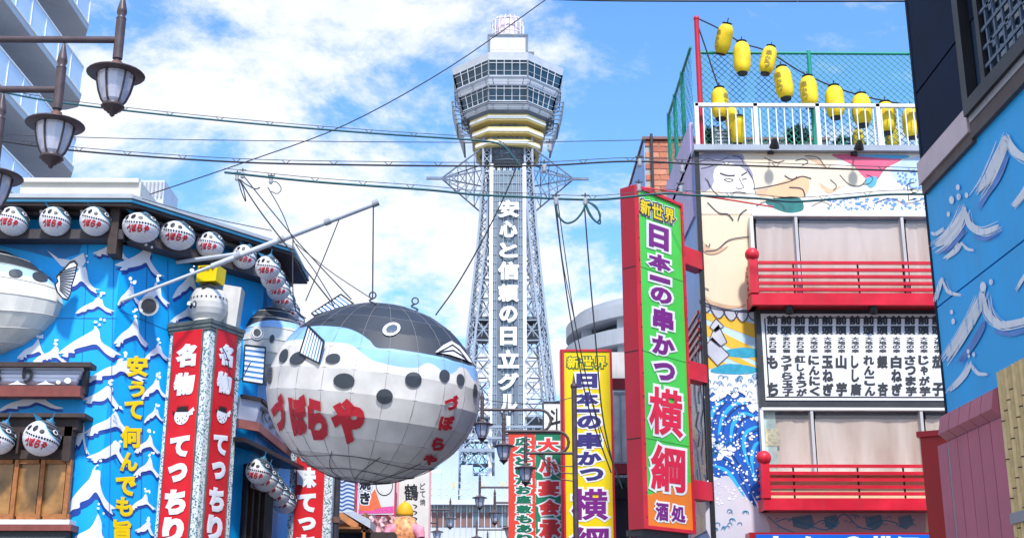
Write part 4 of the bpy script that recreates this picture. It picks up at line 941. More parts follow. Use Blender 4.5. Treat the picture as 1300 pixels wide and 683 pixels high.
# ================================================================== SKEWER RESTAURANT, RIGHT
Y18 = FY(18.0); XB = Y18.hit(885, 190).x
PINKY = mat('mural_skin', (.82, .66, .46), .55, .07, .8, dirt=.12)
KB = thing('skewer_restaurant', 'three storey restaurant with painted wrestlers, red balconies and a black and white menu board', 'building', (XB, 18, 0))
zr = Y18.hit(1000, 190).z
m = MB(); m.box(XB, 9.5, 18.0, 21.2, .1, zr - .05); m.build('wall', PINKY, KB)
m = MB(); m.box(XB - .06, 9.6, 17.9, 21.3, zr - .05, zr + .04); m.box(XB - .03, 9.6, 17.94, 18.0, Y18.hit(1000, 194).z, zr - .05); m.build('roof_edge', mat('edge_grey', (.34, .38, .44), .5, .15), KB)
# painted front: a plain sky strip, two wrestlers, a wave
SKN = mat('paint_skin', (.82, .68, .50), .55, .04); PAL = mat('paint_pale', (.83, .79, .70), .55, .05); HAIR = mat('paint_hair', (.30, .29, .38), .55, .2, 4); INK = mat('paint_ink', (.05, .045, .07), .5, .1)
def P(nm, material, polys, lift, smooth=True, kind=None):
    m = MB()
    for i_, p in enumerate(polys): prt(m, Y18, [(q.x, q.y) for q in catmull([(a, b, 0) for a, b in p], 4, True)] if smooth else p, lift + i_ * .0004)
    return m.build(nm, material, KB, kind)
P('painted_panel', PAL, [[(885, 195), (1200, 195), (1200, 272), (888, 272)]], .004, False)
P('painted_hair', HAIR, [[(887, 197), (930, 195), (944, 198), (942, 212), (922, 207), (911, 214), (907, 228), (901, 240), (889, 240)], [(944, 204), (956, 222), (950, 234), (940, 220), (938, 206)]], .008)
P('painted_neck', SKN, [[(888, 240), (915, 243), (935, 252), (956, 250), (957, 272), (889, 272)]], .0065, False)
P('painted_face', mat('paint_face', (.85, .78, .68), .5, .03), [[(908, 214), (922, 207), (940, 212), (952, 224), (960, 240), (954, 252), (930, 252), (912, 242), (906, 228)]], .010)
P('painted_body', SKN, [[(944, 198), (1000, 195), (1058, 196), (1060, 210), (1044, 222), (1030, 236), (1010, 248), (985, 256), (962, 256), (960, 240), (954, 222)], [(1036, 224), (1060, 214), (1088, 212), (1102, 222), (1096, 234), (1070, 236), (1048, 244), (1036, 240)]], .007)
P('painted_arm', mat('paint_orange', (.82, .50, .28), .5, .1, 2), [[(975, 240), (1000, 228), (1024, 224), (1026, 244), (1010, 252), (978, 250)]], .009)
P('painted_shade', mat('skin_shade', (.66, .44, .28), .55, .25, 3), [[(960, 242), (980, 238), (1000, 233), (984, 246), (966, 250)], [(1040, 232), (1054, 240), (1068, 236), (1052, 246)], [(1024, 200), (1042, 204), (1050, 214), (1038, 208)], [(890, 300), (894, 320), (910, 322), (925, 312), (912, 316), (898, 314)], [(892, 372), (905, 382), (930, 388), (948, 386), (930, 392), (904, 388)]], .0086)
P('painted_cloth', mat('paint_pink', (.70, .12, .22), .5, .1), [[(1058, 196), (1142, 200), (1124, 214), (1110, 232), (1098, 226), (1080, 208)]], .009)
P('painted_blue_cloth', mat('paint_sky', (.10, .42, .70), .5, .1), [[(1098, 228), (1112, 224), (1112, 234), (1104, 238)], [(1080, 197), (1150, 197), (1142, 202)]], .010)
P('painted_green_cloth', mat('paint_green', (.02, .16, .15), .5, .3, 6), [[(974, 254), (1012, 250), (1020, 266), (1000, 270), (978, 262)]], .009)
m = MB()
for pts, wd in (([(914, 220), (923, 223), (933, 223)], 2.0), ([(919, 228), (925, 227), (931, 229), (925, 231), (919, 228)], .9), ([(941, 223), (948, 219)], 1.8), ([(942, 228), (948, 227)], 1.2), ([(938, 226), (942, 234), (944, 238), (938, 240), (934, 238)], .8), ([(927, 246), (935, 244), (947, 245)], 1.2), ([(930, 249), (940, 250)], .8), ([(898, 228), (904, 240), (912, 248), (924, 254)], .9), ([(996, 223), (1006, 228), (1018, 224), (1030, 227)], 1.4), ([(956, 240), (980, 236), (1004, 230), (1012, 224)], 1.2), ([(948, 214), (956, 228), (959, 246)], .9), ([(888, 206), (898, 202), (912, 204), (924, 200)], .7), ([(890, 214), (900, 212), (910, 208)], .7), ([(930, 198), (940, 200), (944, 208)], 1.0), ([(1100, 222), (1108, 226), (1104, 233), (1096, 234)], .9), ([(970, 200), (985, 206), (996, 204)], .8), ([(960, 262), (972, 256), (990, 258), (996, 266)], .9), ([(1030, 262), (1044, 256), (1056, 262)], .8), ([(1110, 258), (1130, 252), (1150, 258), (1170, 254)], .8), ([(1010, 204), (1020, 202), (1026, 206), (1018, 210)], .9), ([(1022, 198), (1038, 200), (1046, 210)], .9), ([(1054, 228), (1062, 236), (1058, 242)], 1), ([(1066, 222), (1078, 234), (1092, 236), (1100, 228)], .9), ([(1002, 238), (1018, 240), (1022, 250)], 1.6), ([(895, 226), (899, 232), (901, 238)], 1), ([(898, 257), (912, 270), (924, 272), (931, 280)], 1.4), ([(937, 280), (940, 272), (948, 266)], 1.6), ([(895, 319), (910, 317), (925, 305), (945, 301), (955, 301)], 1.3), ([(896, 310), (898, 313), (901, 312), (901, 309)], 1.1), ([(890, 366), (896, 366), (900, 368)], 1.2), ([(888, 384), (900, 390), (920, 394), (950, 394)], 1.6)):
    ribbon(m, Y18, pts, wd, .013)
m.build('painted_line', INK, KB, kind='stuff')
P('painted_light_wave', mat('paint_lightblue', (.50, .64, .82), .5, .15, 3), [[(1130, 215), (1160, 200), (1200, 198), (1200, 240), (1150, 236)]], .006)
m = MB(); rg = random.Random(4)
for k in range(150): dot(m, Y18, rg.uniform(1050, 1176), 252 + 15 * rg.random() ** 1.5, rg.uniform(.6, 2.6), rg.uniform(.5, 1.5), .0085 + .00002 * k, 7)
for k in range(40): dot(m, Y18, rg.uniform(1140, 1172), rg.uniform(212, 240), rg.uniform(.8, 2.2), rg.uniform(.8, 2.4), .0105 + .00002 * k, 7)
m.build('painted_spray', mat('spray_blue', (.12, .28, .68), .5, .2), KB, kind='stuff')
# rope, sun rays and sea on the strip left of the balconies
P('painted_sky', mat('paint_paleblue', (.52, .70, .86), .5, .1), [[(890, 388), (965, 394), (966, 480), (894, 480)]], .005, False)
m = MB()
for p in ([(893, 396), (893, 404), (966, 432), (966, 414), (935, 404)], [(893, 410), (893, 424), (966, 462), (966, 446)], [(893, 430), (893, 440), (966, 474), (966, 468)], [(893, 446), (893, 466), (940, 474), (950, 476)]): prt(m, Y18, p, .008)
m.build('painted_ray', mat('paint_ochre', (.86, .48, .04), .5, .08), KB)
m = MB()
for p in ([(912, 448), (940, 441), (963, 444), (963, 453), (930, 453)], [(902, 472), (920, 462), (950, 464), (965, 470), (940, 475)]): prt(m, Y18, [(q.x, q.y) for q in catmull([(a, b, 0) for a, b in p], 4, True)], .0095)
m.build('painted_sea', mat('paint_sea', (.03, .34, .50), .5, .3, 8), KB)
ROPE = mat('paint_rope', (.52, .53, .60), .5, .25, 2); mr_, mi_ = MB(), MB()
for x0_, y0_, x1_, y1_, d in ((888, 381, 903, 388, 11), (900, 386, 921, 393, 14), (917, 391, 937, 396, 13), (933, 395, 951, 396, 13), (948, 396, 966, 393, 12)):
    arc = [(x0_ + (x1_ - x0_) * t, y0_ + (y1_ - y0_) * t + d * 4 * t * (1 - t) * (1 + .3 * (t - .5))) for t in [k / 8 for k in range(9)]]; prt(mr_, Y18, arc, .012 + .0004 * (x0_ - 888) / 15); ribbon(mi_, Y18, arc, 1.2, .0205, False)
ribbon(mi_, Y18, [(888, 381), (902, 387), (920, 392), (936, 395), (950, 396), (966, 393)], 1.3, .0208)
for p in ([(909, 404), (919, 414), (908, 421), (901, 415)], [(905, 420), (912, 412), (923, 434), (914, 440), (901, 430)], [(895, 440), (904, 428), (926, 450), (911, 464), (899, 451)]): prt(mr_, Y18, p, .015); ribbon(mi_, Y18, p + [p[0]], 1.1, .0205, False)
mr_.build('painted_rope', ROPE, KB); mi_.build('painted_rope_line', INK, KB, kind='stuff')
P('painted_foam_field', PRINTW, [[(895, 470), (966, 478), (972, 650), (930, 655), (902, 655)]], .006, False)
WVB = mat('paint_deepblue', (.008, .10, .46), .5, .2, 4); WVL = mat('paint_midblue', (.03, .42, .85), .5, .15, 4)
P('painted_wave', WVB, [[(896, 506), (905, 497), (914, 508), (925, 500), (940, 498), (952, 510), (962, 524), (968, 560), (970, 620), (964, 640), (940, 600), (922, 570), (906, 560), (898, 540)], [(900, 560), (915, 575), (935, 590), (960, 640), (955, 645), (930, 612), (902, 600)]], .009)
m = MB()
for pts in ([(900, 540), (906, 520), (918, 508)], [(912, 552), (918, 528), (934, 512), (950, 512)], [(928, 560), (930, 540), (942, 525), (958, 528)], [(950, 590), (944, 565), (948, 548), (964, 540)], [(960, 612), (954, 590), (958, 566), (968, 560)], [(905, 590), (925, 600), (945, 630)]): ribbon(m, Y18, pts, 5, .0115, taper=True)
m.build('painted_wave_band', WVL, KB)
m = MB()
for pts in ([(896, 506), (905, 497), (914, 508), (925, 500), (940, 498), (952, 510), (962, 524), (968, 545)], [(904, 548), (910, 524), (922, 510)], [(917, 556), (922, 532), (938, 516), (952, 515)], [(934, 566), (935, 544), (946, 530), (960, 532)], [(956, 600), (949, 570), (953, 551), (966, 545)], [(899, 566), (915, 580), (935, 596), (958, 644)], [(940, 575), (938, 556), (944, 544)], [(908, 560), (926, 572), (944, 600), (956, 625)]): ribbon(m, Y18, pts, 1.5, .0128, taper=True)
m.build('painted_wave_contour', mat('contour_navy', (.008, .02, .12), .5, .1), KB, kind='stuff')
m = MB(); rg = random.Random(31)
for k in range(34):                 # claws of foam along the crest
    t_ = k / 33; cp = catmull([(897, 505, 0), (905, 495, 0), (915, 503, 0), (926, 496, 0), (940, 495, 0), (953, 507, 0), (964, 522, 0)], 12); q = cp[int(t_ * (len(cp) - 1))]
    a = rg.uniform(-2.4, -.7); l_ = rg.uniform(4, 8); ribbon(m, Y18, [(q.x, q.y + 3), (q.x + l_ * .5 * math.cos(a), q.y + l_ * .5 * math.sin(a)), (q.x + l_ * math.cos(a + .7), q.y + l_ * math.sin(a + .7) + 2)], 2.6, .0172 + k * .00003, taper=True)
m.build('painted_foam_claw', PRINTW, KB, kind='stuff')
m = MB(); rg = random.Random(9)
for k in range(260):
    x, y = rg.uniform(899, 968), rg.uniform(505, 640); dot(m, Y18, x, y, rg.uniform(.6, 1.9), None, .0135 + .00001 * k, 7)
def curl(x, y, r, fl=1): return [(x + fl * r * math.cos(t) * (1 - t / 7), y - r * math.sin(t) * (1 - t / 7)) for t in [k * .7 for k in range(6)]]
for (x, y, r) in ((905, 503, 7), (918, 497, 8), (931, 499, 7), (945, 505, 8), (957, 516, 8), (965, 530, 7), (905, 562, 8), (916, 568, 7), (928, 572, 7), (912, 578, 7)):
    for k in range(3): a = rg.uniform(0, 6); dot(m, Y18, x + r * .5 * math.cos(a), y + r * .5 * math.sin(a), r * .55, r * .42, .0165 + .00003 * k, 9)
m.build('painted_foam', PRINTW, KB, kind='stuff')
m = MB()
for k in range(52):
    x, y = (rg.uniform(900, 966), rg.uniform(478, 500)) if k < 26 else (rg.uniform(902, 930), rg.uniform(562, 582)) if k < 38 else (rg.uniform(905, 950), rg.uniform(648, 683)); ribbon(m, Y18, curl(x, y, rg.uniform(2.5, 4.5), rg.choice((-1, 1))), .9, .0185)
m.build('painted_curl', mat('curl_blue', (.02, .22, .42), .5, .1), KB, kind='stuff')
P('painted_peak', mat('paint_lilac', (.60, .58, .66), .5, .06), [[(900, 620), (915, 606), (924, 604), (936, 612), (952, 636), (972, 655), (972, 683), (902, 683)]], .0105)
P('lower_painted_band', mat('paint_rose', (.50, .36, .40), .55, .12, 2), [[(966, 648), (1175, 648), (1175, 676), (960, 676)]], .007, False)
m = MB()
for pts in ([(985, 662), (1000, 658), (1020, 664), (1050, 672), (1066, 655), (1074, 653), (1090, 668), (1110, 672)], [(975, 655), (990, 668), (1010, 676)], [(1100, 668), (1120, 660), (1140, 664)], [(1030, 668), (1045, 660), (1060, 668)]): ribbon(m, Y18, pts, 1.3, .0095)
for k in range(26): ribbon(m, Y18, curl(rg.uniform(985, 1165), rg.uniform(655, 672), rg.uniform(2, 4)), .9, .0105)
m.build('painted_band_line', mat('curl_blue', (.02, .22, .42)), KB, kind='stuff')
for x0_, x1_ in ((1005, 1030), (1046, 1062), (1098, 1118), (1140, 1156)): m = MB(); prt(m, Y18, [(x0_, 656), (x1_, 653), (x1_ + 4, 664), (x1_ - 6, 672), (x0_ + 2, 668)], .0085); m.build('painted_patch', mat('patch_blue', (.12, .24, .34), .5, .2), KB)
# curtained window rows
CUR = mat('curtain_cream', (.74, .62, .56), .75, .06, 1.5)
def curtain_mat():
    m = bpy.data.materials.new('curtain_folds'); m.use_nodes = True; t = m.node_tree; b = t.nodes['Principled BSDF']; b.inputs['Roughness'].default_value = .8
    tx = t.nodes.new('ShaderNodeTexCoord'); mp_ = t.nodes.new('ShaderNodeMapping'); mp_.inputs['Scale'].default_value = (1.6, 1, .3); t.links.new(tx.outputs['Object'], mp_.inputs[0])
    n = t.nodes.new('ShaderNodeTexNoise'); n.inputs['Scale'].default_value = 1.6; n.inputs['Detail'].default_value = 5; n.inputs['Distortion'].default_value = .6; t.links.new(mp_.outputs[0], n.inputs['Vector'])
    c = t.nodes.new('ShaderNodeValToRGB'); t.links.new(n.outputs['Fac'], c.inputs[0]); e = c.color_ramp.elements; e[0].position = .3; e[0].color = (.58, .42, .32, 1); e[1].position = .60; e[1].color = (.84, .71, .61, 1)
    t.links.new(c.outputs[0], b.inputs['Base Color']); return m
CURT = curtain_mat(); GLZ = mat('window_glazing', (.35, .35, .38), .04, .0, alpha=.16, spec=1.0)
def window_row(y0, y1, x0, xs, x1):
    fr = None
    a0, a1, z0, z1 = Y18.rect(x0, y0, x1, y1)
    w_ = MB(); w_.pb(Y18, a0 + .02, a1, z0 + .02, z1 - .02, .012, .02); back = w_.build('window_recess', mat('recess_dark', (.03, .03, .035), .5, .1), KB)
    f = MB(); f.px(Y18, x0, y0, x1, y0 + 3.4, .02, .16); f.px(Y18, x0, y1 - 3, x1, y1, .02, .16); f.px(Y18, x0, y0 + 3.4, x0 + 4, y1 - 3, .02, .155)
    fo = f.build('window_frame', WHITE, KB)
    edges = [x0 + 4] + xs + [x1]
    for x in xs:
        f = MB(); f.px(Y18, x - 1.8, y0 + 3.4, x + 1.8, y1 - 3, .02, .15); f.build('mullion', mat('mullion_grey', (.5, .5, .52), .5, .1), fo)
    for xa, xb in zip(edges, edges[1:]):
        aa, ab, za, zb_ = Y18.rect(xa + 2, y0 + 5, xb - 2, y1 - 3); n_ = 40; m = MB(); v = []
        for i in range(n_ + 1):
            b = .045 + .005 * math.sin(i * .9 + xa) * math.sin(i * .13 + xa * .7) + .008 * math.sin(i * .31 + 2); a = aa + (ab - aa) * i / n_
            v += [Y18.at(a, za, b), Y18.at(a, zb_ - .12, b)]
        m.add(v, [(2 * i, 2 * i + 2, 2 * i + 3, 2 * i + 1) for i in range(n_)], True); m.build('curtain', CURT, fo)
        m = MB(); m.pb(Y18, aa, ab, za, zb_, .105, .112); m.build('pane', GLZ, fo)
    return fo
window_row(271, 392, 955, [1014, 1150], 1200)
wr = window_row(517, 602, 967, [1033, 1173], 1215)
m = MB(); m.px(Y18, 971, 522, 986, 590, .07, .075); m.build('clear_gap', mat('gap_green', (.50, .66, .60), .5, .3, 6), wr)
m = MB(); m.px(Y18, 972, 544, 990, 566, .076, .08); m.build('notice', mat('notice_cream', (.6, .55, .35), .6, .5, 30), wr)
def balcony(label, ypost, xl, ytop, ybot, xr, rails, fasc):
    """red timber balcony standing out from the wall"""
    out = .40; pf = Y18.off(out); t = thing('red_balcony', label, 'balcony', pf.hit((xl + xr) / 2, ybot))
    a0, a1, z0, z1 = pf.rect(xl + 4, fasc[0], xr, fasc[1]); a1 += .6
    m = MB(); m.pb(Y18, a0, a1, z0, z1, out - .1, out); m.pb(Y18, a0, a0 + .1, z0, z1, .0, out - .1); m.build('fascia', RED, t)
    m = MB(); m.pb(Y18, a0 + .02, a1, z0 + .0, z0 + .08, .0, out - .1); m.build('floor', DRED, t)
    for y in rails:
        z = pf.hit((xl + xr) / 2, y).z; m = MB(); m.pb(Y18, a0 + .05, a1, z - .022, z + .022, out - .06, out - .015); m.pb(Y18, a0 + .01, a0 + .05, z - .022, z + .022, .03, out - .06); m.build('rail', RED, t)
    zt_ = pf.hit(xl + 6, ypost).z; m = MB(); m.pb(Y18, a0 - .02, a0 + .1, z1, zt_, out - .1, out + .02); po = m.build('post', RED, t)
    m = MB(); m.ball(Y18.at(a0 + .04, zt_ + .08, out - .04), .105, 18, 12); m.build('ball_finial', RED, po)
    for x in (1008, 1090, 1148): m = MB(); a = pf.az(x, rails[0])[0]; m.pb(Y18, a - .012, a + .012, z1, pf.hit(x, rails[0]).z, out - .075, out - .061); m.build('thin_bar', BLACK, t)
    return t
balcony('red balcony with five rails below the upper curtained window', 329, 951, 330, 392, 1192, (333, 342, 350.5, 359, 367), (372, 387))
balcony('red balcony with five rails below the menu board', 588, 966, 590, 650, 1182, (591, 600, 608.5, 617.5, 626), (632, 647))
# menu board
mp_ = Y18.off(.12)
MBD = thing('menu_board', 'black framed white menu board covered in columns of black brush characters', 'signboard', mp_.hit(1080, 512))
m = MB(); m.px(mp_, 962, 393, 1240, 516, -.11, 0); m.build('frame', mat('menu_frame', (.045, .05, .06), .45, .2), MBD)
m = MB(); m.px(mp_, 969, 398.5, 1236, 508, 0.0, .012); m.build('panel', mat('menu_white', (.78, .79, .83), .5, .04), MBD)
m = MB()
for x0_, y0_, x1_, y1_ in ((973, 402.5, 1236, 404), (973, 503.2, 1236, 504.7), (973, 404, 974.6, 503.2)): m.px(mp_, x0_, y0_, x1_, y1_, .012, .015)
m.build('border_line', BLACK, MBD)
ms = mp_.off(.014); m = MB()
cols_ = [('もち', 'a'), ('うずら玉子', 'a'), ('紅しょうが', 'a'), ('にんにく', 'b'), ('玉ねぎ', 'b'), ('山芋', 'b'), ('しし唐', 'b'), ('れんこん', 'b'), ('銀杏', 'b'), ('白ねぎ', 'b'), ('さつま芋', 'b'), ('じゃが芋', 'b'), ('茄子', 'b'), ('ピーマン', 'b')]
cols_ = cols_[:13]
for i, (tx, k) in enumerate(cols_):
    xc = 980.6 + i * 17.45; w_ = 7.6
    char(m, '前', quad(xc - 7.4, 400.5 + 0, xc + 7.4, 412), ms, 0, .055); char(m, '頭', quad(xc - 7.4, 413.5, xc + 7.4, 425), ms, 0, .045)
    for j, ch in enumerate('変わり種' if k == 'a' else '大地の幸'): char(m, ch, quad(xc - 4.6, 427.5 + j * 5.2, xc + 4.6 + .8, 432.2 + j * 5.2), ms, 0, .05)
    n_ = len(tx); y0_, y1_ = 450.5, 503
    step = (y1_ - y0_) / n_; hch = min(16.5, step * .94) if n_ > 2 else 17.5
    for j, ch in enumerate(tx):
        yc = y0_ + (step * (j + .5) if n_ > 2 else (9 if j == 0 else 43.5)); ww = 7.0 if ch not in 'しょゃ' else 5; char(m, ch, quad(xc - ww + .6 * j, yc - hch / 2, xc + ww + .6 * j, yc + hch / 2), ms, 0, .062)
m.build('lettering', mat('menu_ink', (.04, .045, .055), .5, .1), MBD)
# spot lights on brackets
def spotlight(x, y, label, b=.3):
    p = Y18.hit(x, y - 6, .02); t = thing('spotlight', label, 'spotlight', p, 'spotlights over the restaurant front')
    m = MB(); m.tube([p, p + Y18.n * b * .8 + Z * .06, p + Y18.n * b], .012, 5); m.lathe(p + Vector((0, 0, -.05)), [(.05, 0), (.05, .1)], 8); m.build('bracket', BLACK, t)
    q = p + Y18.n * b; d = (Vector((0, .6, -.8))).normalized(); m = MB(); m.tube([q - d * .08, q - d * .02, q + d * .05, q + d * .07], [.03, .055, .075, .075], 12); m.build('housing', BLACK, t)
    m = MB(); m.tube([q + d * .071, q + d * .075], .066, 12); m.build('lens', mat('lens_amber', (.7, .42, .22), .2, .1), t)
spotlight(978, 198, 'black spotlight over the painted wrestler face'); spotlight(1084, 200, 'black spotlight over the pink painted cloth')
spotlight(996, 404, 'black spotlight over the second column of the menu board'); spotlight(1101, 404, 'black spotlight over the middle of the menu board')
# red framed blue sign at the very bottom
bs = Y18.off(.3); t = thing('blue_shop_sign', 'red framed bright blue sign with white lettering along the bottom edge', 'sign', bs.hit(1070, 720))
m = MB(); m.px(bs, 953, 675.5, 1190, 740, -.3, 0); m.build('frame', DRED, t); m = MB(); m.px(bs, 961, 678, 1186, 736, 0, .02); m.build('face', mat('sign_blue', (.01, .13, .62), .3, .05), t)
m = MB()
for ch, x in zip('串かつ横綱', (985, 1030, 1080, 1120, 1150)): char(m, ch, quad(x - 16, 680, x + 16, 716), bs, .03, .06)
m.build('lettering', WHITE, t)

# ---- side wall facing the street: blue, with dark glass strips
PS_ = Pl((XB, 18, 0), (-1, 0, 0))
m = MB(); y1_ = 21.9
m.box(XB - .03, XB, 18.02, 21.15, .1, zr - .02); m.build('side_cladding', mat('clad_blue', (.16, .34, .66), .45, .4, 1.6), KB)
m = MB(); m.box(XB - .05, XB + .02, 17.97, 18.03, .1, zr - .06); m.build('corner_bead', BLACK, KB)
m = MB(); m.box(XB - .06, XB - .03, 18.1, 19.9, 3.2, 6.2); sg_ = m.build('glass_strip', mat('film_glass', (.10, .11, .15), .2, .9, 5, spec=.7), KB)
m = MB()
for i in range(5): z = 5.8 + i * .13; m.box(XB - .09, XB - .06, 18.1, 20.0, z, z + .05)
m.build('red_louvre', DRED, KB)
m = MB(); rg = random.Random(5)
for i in range(26):
    y0_, z0_ = rg.uniform(18.2, 19.8), rg.uniform(3.4, 5.6); pts = [Vector((XB - .065, y0_ + rg.uniform(-.15, .15), z0_ + .16 * k)) for k in range(4)]; m.tube(catmull(pts, 3), .014, 3)
m.build('film_scribble', mat('scribble', (.55, .56, .62), .5, .1), KB, kind='stuff')

# ---- roof terrace
zt0 = zr + .04
RT = thing('terrace_railing', 'white metal railing along the roof terrace', 'railing', (XB, 18, zt0)); rp = FY(18.02)
zT_ = rp.hit(1020, 134).z; zB_ = rp.hit(1020, 186).z
def rail_run(p, q, step, tname='railing'):
    d = q - p; L_ = d.length; n_ = int(L_ / step)
    m = MB(); m.bar(p + Z * zT_, q + Z * zT_, .06, .05); m.bar(p + Z * (zB_ + .0), q + Z * (zB_ + .0), .05, .04); m.build('rail', WHITE, RT)
    m = MB()
    for i in range(n_ + 1): a = p + d * i / n_; m.bar(a + Z * zB_, a + Z * zT_, .016)
    m.build('baluster', WHITE, RT, kind='stuff')
p0, p1 = Vector((XB, 18.03, 0)), Vector((9.4, 18.03, 0)); rail_run(p0, p1, .125)
for x in (885, 960, 1039, 1116, 1190):
    m = MB(); xx = rp.hit(x, 160).x; m.box(xx - .03, xx + .03, 18.0, 18.06, zt0, zT_ + .03); m.build('post', WHITE, RT)
CF = thing('chain_link_fence', 'green chain link fence behind the white terrace railing', 'fence', (XB, 18.6, zt0)); cf = FY(18.5)
FGN = mat('fence_green', (.01, .26, .18), .45, .12); zf1 = cf.hit(1020, 68).z; xa, xb_ = cf.hit(890, 120).x, 9.4
for x in (890, 1031, 1172):
    m = MB(); xx = cf.hit(x, 130).x; m.tube([(xx, 18.5, zt0), (xx, 18.5, zf1 + .04)], .035, 8); m.build('post', FGN, CF)
sx = XB + .02
for yy in (19.3, 20.2, 21.0):
    m = MB(); m.tube([(sx, yy, zt0), (sx, yy, zf1 + .04)], .035, 8); m.build('post', FGN, CF)
m = MB(); m.tube([(xa, 18.5, zf1), (xb_, 18.5, zf1)], .025, 6); m.tube([(sx, 18.3, zf1), (sx, 21.0, zf1)], .025, 6); m.build('top_rail', FGN, CF)
def mesh_net(m, o, u, L_, z0, z1, s=.105, r=.0042):
    h = z1 - z0; n_ = int((L_ + h) / s)
    for k in range(n_ + 1):
        c = k * s
        for sg in (1, -1):
            a0 = c - h if sg > 0 else c; t0 = max(0, a0); 
            if sg > 0: s0, s1 = max(0, c - h), min(L_, c); pa, pb_ = (s0, z0 + (s0 - (c - h))), (s1, z0 + (s1 - (c - h)))
            else: s0, s1 = max(0, c - h), min(L_, c); pa, pb_ = (s0, z1 - (s0 - (c - h))), (s1, z1 - (s1 - (c - h)))
            if s1 > s0: m.bar(o + u * pa[0] + Z * (pa[1]), o + u * pb_[0] + Z * pb_[1], r * 2)
m = MB(); mesh_net(m, Vector((xa, 18.5, 0)), Vector((1, 0, 0)), xb_ - xa, zt0, zf1); m.build('wire_net', FGN, CF, kind='stuff')
m = MB(); mesh_net(m, Vector((sx, 18.3, 0)), Vector((0, 1, 0)), 2.7, zt0, zf1, .2, .003); m.build('side_wire_net', FGN, CF, kind='stuff')
t = thing('side_parapet', 'lilac painted parapet panel along the street edge of the roof', 'parapet', (XB, 20, zr)); m = MB(); m.box(XB - .06, XB - .01, 18.25, 21.1, zr - 1.0, zr + .55); m.build('panel', mat('lilac_panel', (.50, .40, .62), .5, .25, 2), t)
t = thing('red_flagpole', 'tall thin red pole at the corner of the roof terrace', 'pole', (XB + .02, 18.2, zt0)); tp = FY(18.2).hit(884, 24)
m = MB(); m.tube([(tp.x, 18.2, zt0), (tp.x, 18.2, tp.z)], .04, 8); m.build('pole', mat('pole_red', (.50, .01, .03), .4, .1), t)
m = MB(); m.ball((tp.x, 18.2, tp.z), .05, 8, 6); m.build('cap', RED, t)
# string of yellow paper lanterns
YL = mat('lantern_yellow', (.85, .62, .02), .6, .28, 5, dirt=.12)
def ylantern():
    t = thing('paper_lantern', '', 'lantern', (0, 0, 0)); m = MB(); prof = []
    for i in range(29):
        u_ = i / 28; r = .135 * (1 - abs(2 * u_ - 1) ** 4 * .45) + .0035 * (1 if i % 2 else -1); prof.append((r, -.25 + .5 * u_))
    m.lathe((0, 0, 0), prof, 20); m.build('body', YL, t)
    for z in (-.275, .25):
        m = MB(); m.lathe((0, 0, z), [(.075, 0), (.085, .025)], 14); m.build('cap', BLACK, t)
    m = MB()
    for ch, zc in (('串', .09), ('か', -.02), ('つ', -.12)):
        vs, fs, bb = glyph(ch, .05); mm = []
        for x, y, z in vs:
            a = ((x - bb[0]) / (bb[1] - bb[0]) - .5) * .75 - math.pi / 2; mm.append(Vector((.1415 * math.cos(a), .1415 * math.sin(a), zc + ((y - bb[2]) / (bb[3] - bb[2]) - .5) * .1)))
        m.add(mm, fs)
    m.build('lettering', mat('faint_ink', (.35, .26, .04), .6, .1), t)
    m = MB(); m.tube([(0, 0, .27), (0, 0, .36)], .008, 4); m.build('hook', BLACK, t); return t
YP = FY(18.25); yl = ylantern(); kids2 = [c for c in bpy.data.objects]; first = True
top_ = YP.hit(886, 24); endp = YP.hit(1180, 134)
spec = [(919, 50, -24, .95, 'first from the red pole on the high cord, tilted'), (942, 74, 2, 1.05, 'second from the red pole, hanging straight'), (975, 77, -14, .9, 'third from the red pole, slightly tilted'), (995, 106, 5, 1.05, 'fourth from the red pole, hanging low'), (1027, 117, 2, 1.0, 'behind the middle green fence post'), (1060, 130, 0, 1.05, 'hanging first past the middle fence post'), (1094, 140, 2, 1.05, 'hanging second past the middle fence post'), (1125, 150, 0, 1.05, 'hanging third past the middle fence post'), (1157, 156, 3, 1.0, 'last, cut by the navy wall'),
        (914, 132, 0, 1.0, 'topmost of the short cord by the red pole'), (929, 152, -10, .8, 'middle of the short cord, turned aside'), (937, 165, -16, .9, 'lowest of the short cord behind the railing'), (1090, 183, 0, .7, 'lying low behind the railing near its middle'), (1132, 181, 0, .85, 'low behind the railing beside the navy wall')]
for x, y, tl, sc_, lab in spec:
    o = yl if first else copy_tree(yl, None, kids2); first = False
    pl = YP if y < 175 else FY(18.9)
    o.location = pl.hit(x, y) if y < 175 else pl.hit(x, y - 6); o.rotation_euler = (0, R(-tl), rg.uniform(-2.6, 2.6)); s_ = sc_ * .98; o.scale = (s_ * rg.uniform(.9, 1.05), s_ * rg.uniform(.94, 1.06), s_ * rg.uniform(.94, 1.05)); o['label'] = 'yellow paper lantern ' + lab; o['group'] = 'yellow paper lanterns on the roof terrace'
def cable(pts, r, label, material=WIREM, name='overhead_cable', group=None): return tag(MB_tube(pts, r, material, name), label, 'cable', group)
cable([top_, YP.hit(911, 36), YP.hit(942, 55), YP.hit(975, 66), YP.hit(1027, 97), YP.hit(1094, 122), YP.hit(1180, 138)], .012, 'dark cord carrying the yellow lanterns down from the red pole', name='lantern_cord')
cable([YP.hit(887, 36), YP.hit(896, 62), YP.hit(905, 90), YP.hit(913, 113), YP.hit(922, 140), YP.hit(940, 175)], .012, 'short dark cord dropping steeply beside the red pole', name='lantern_cord')
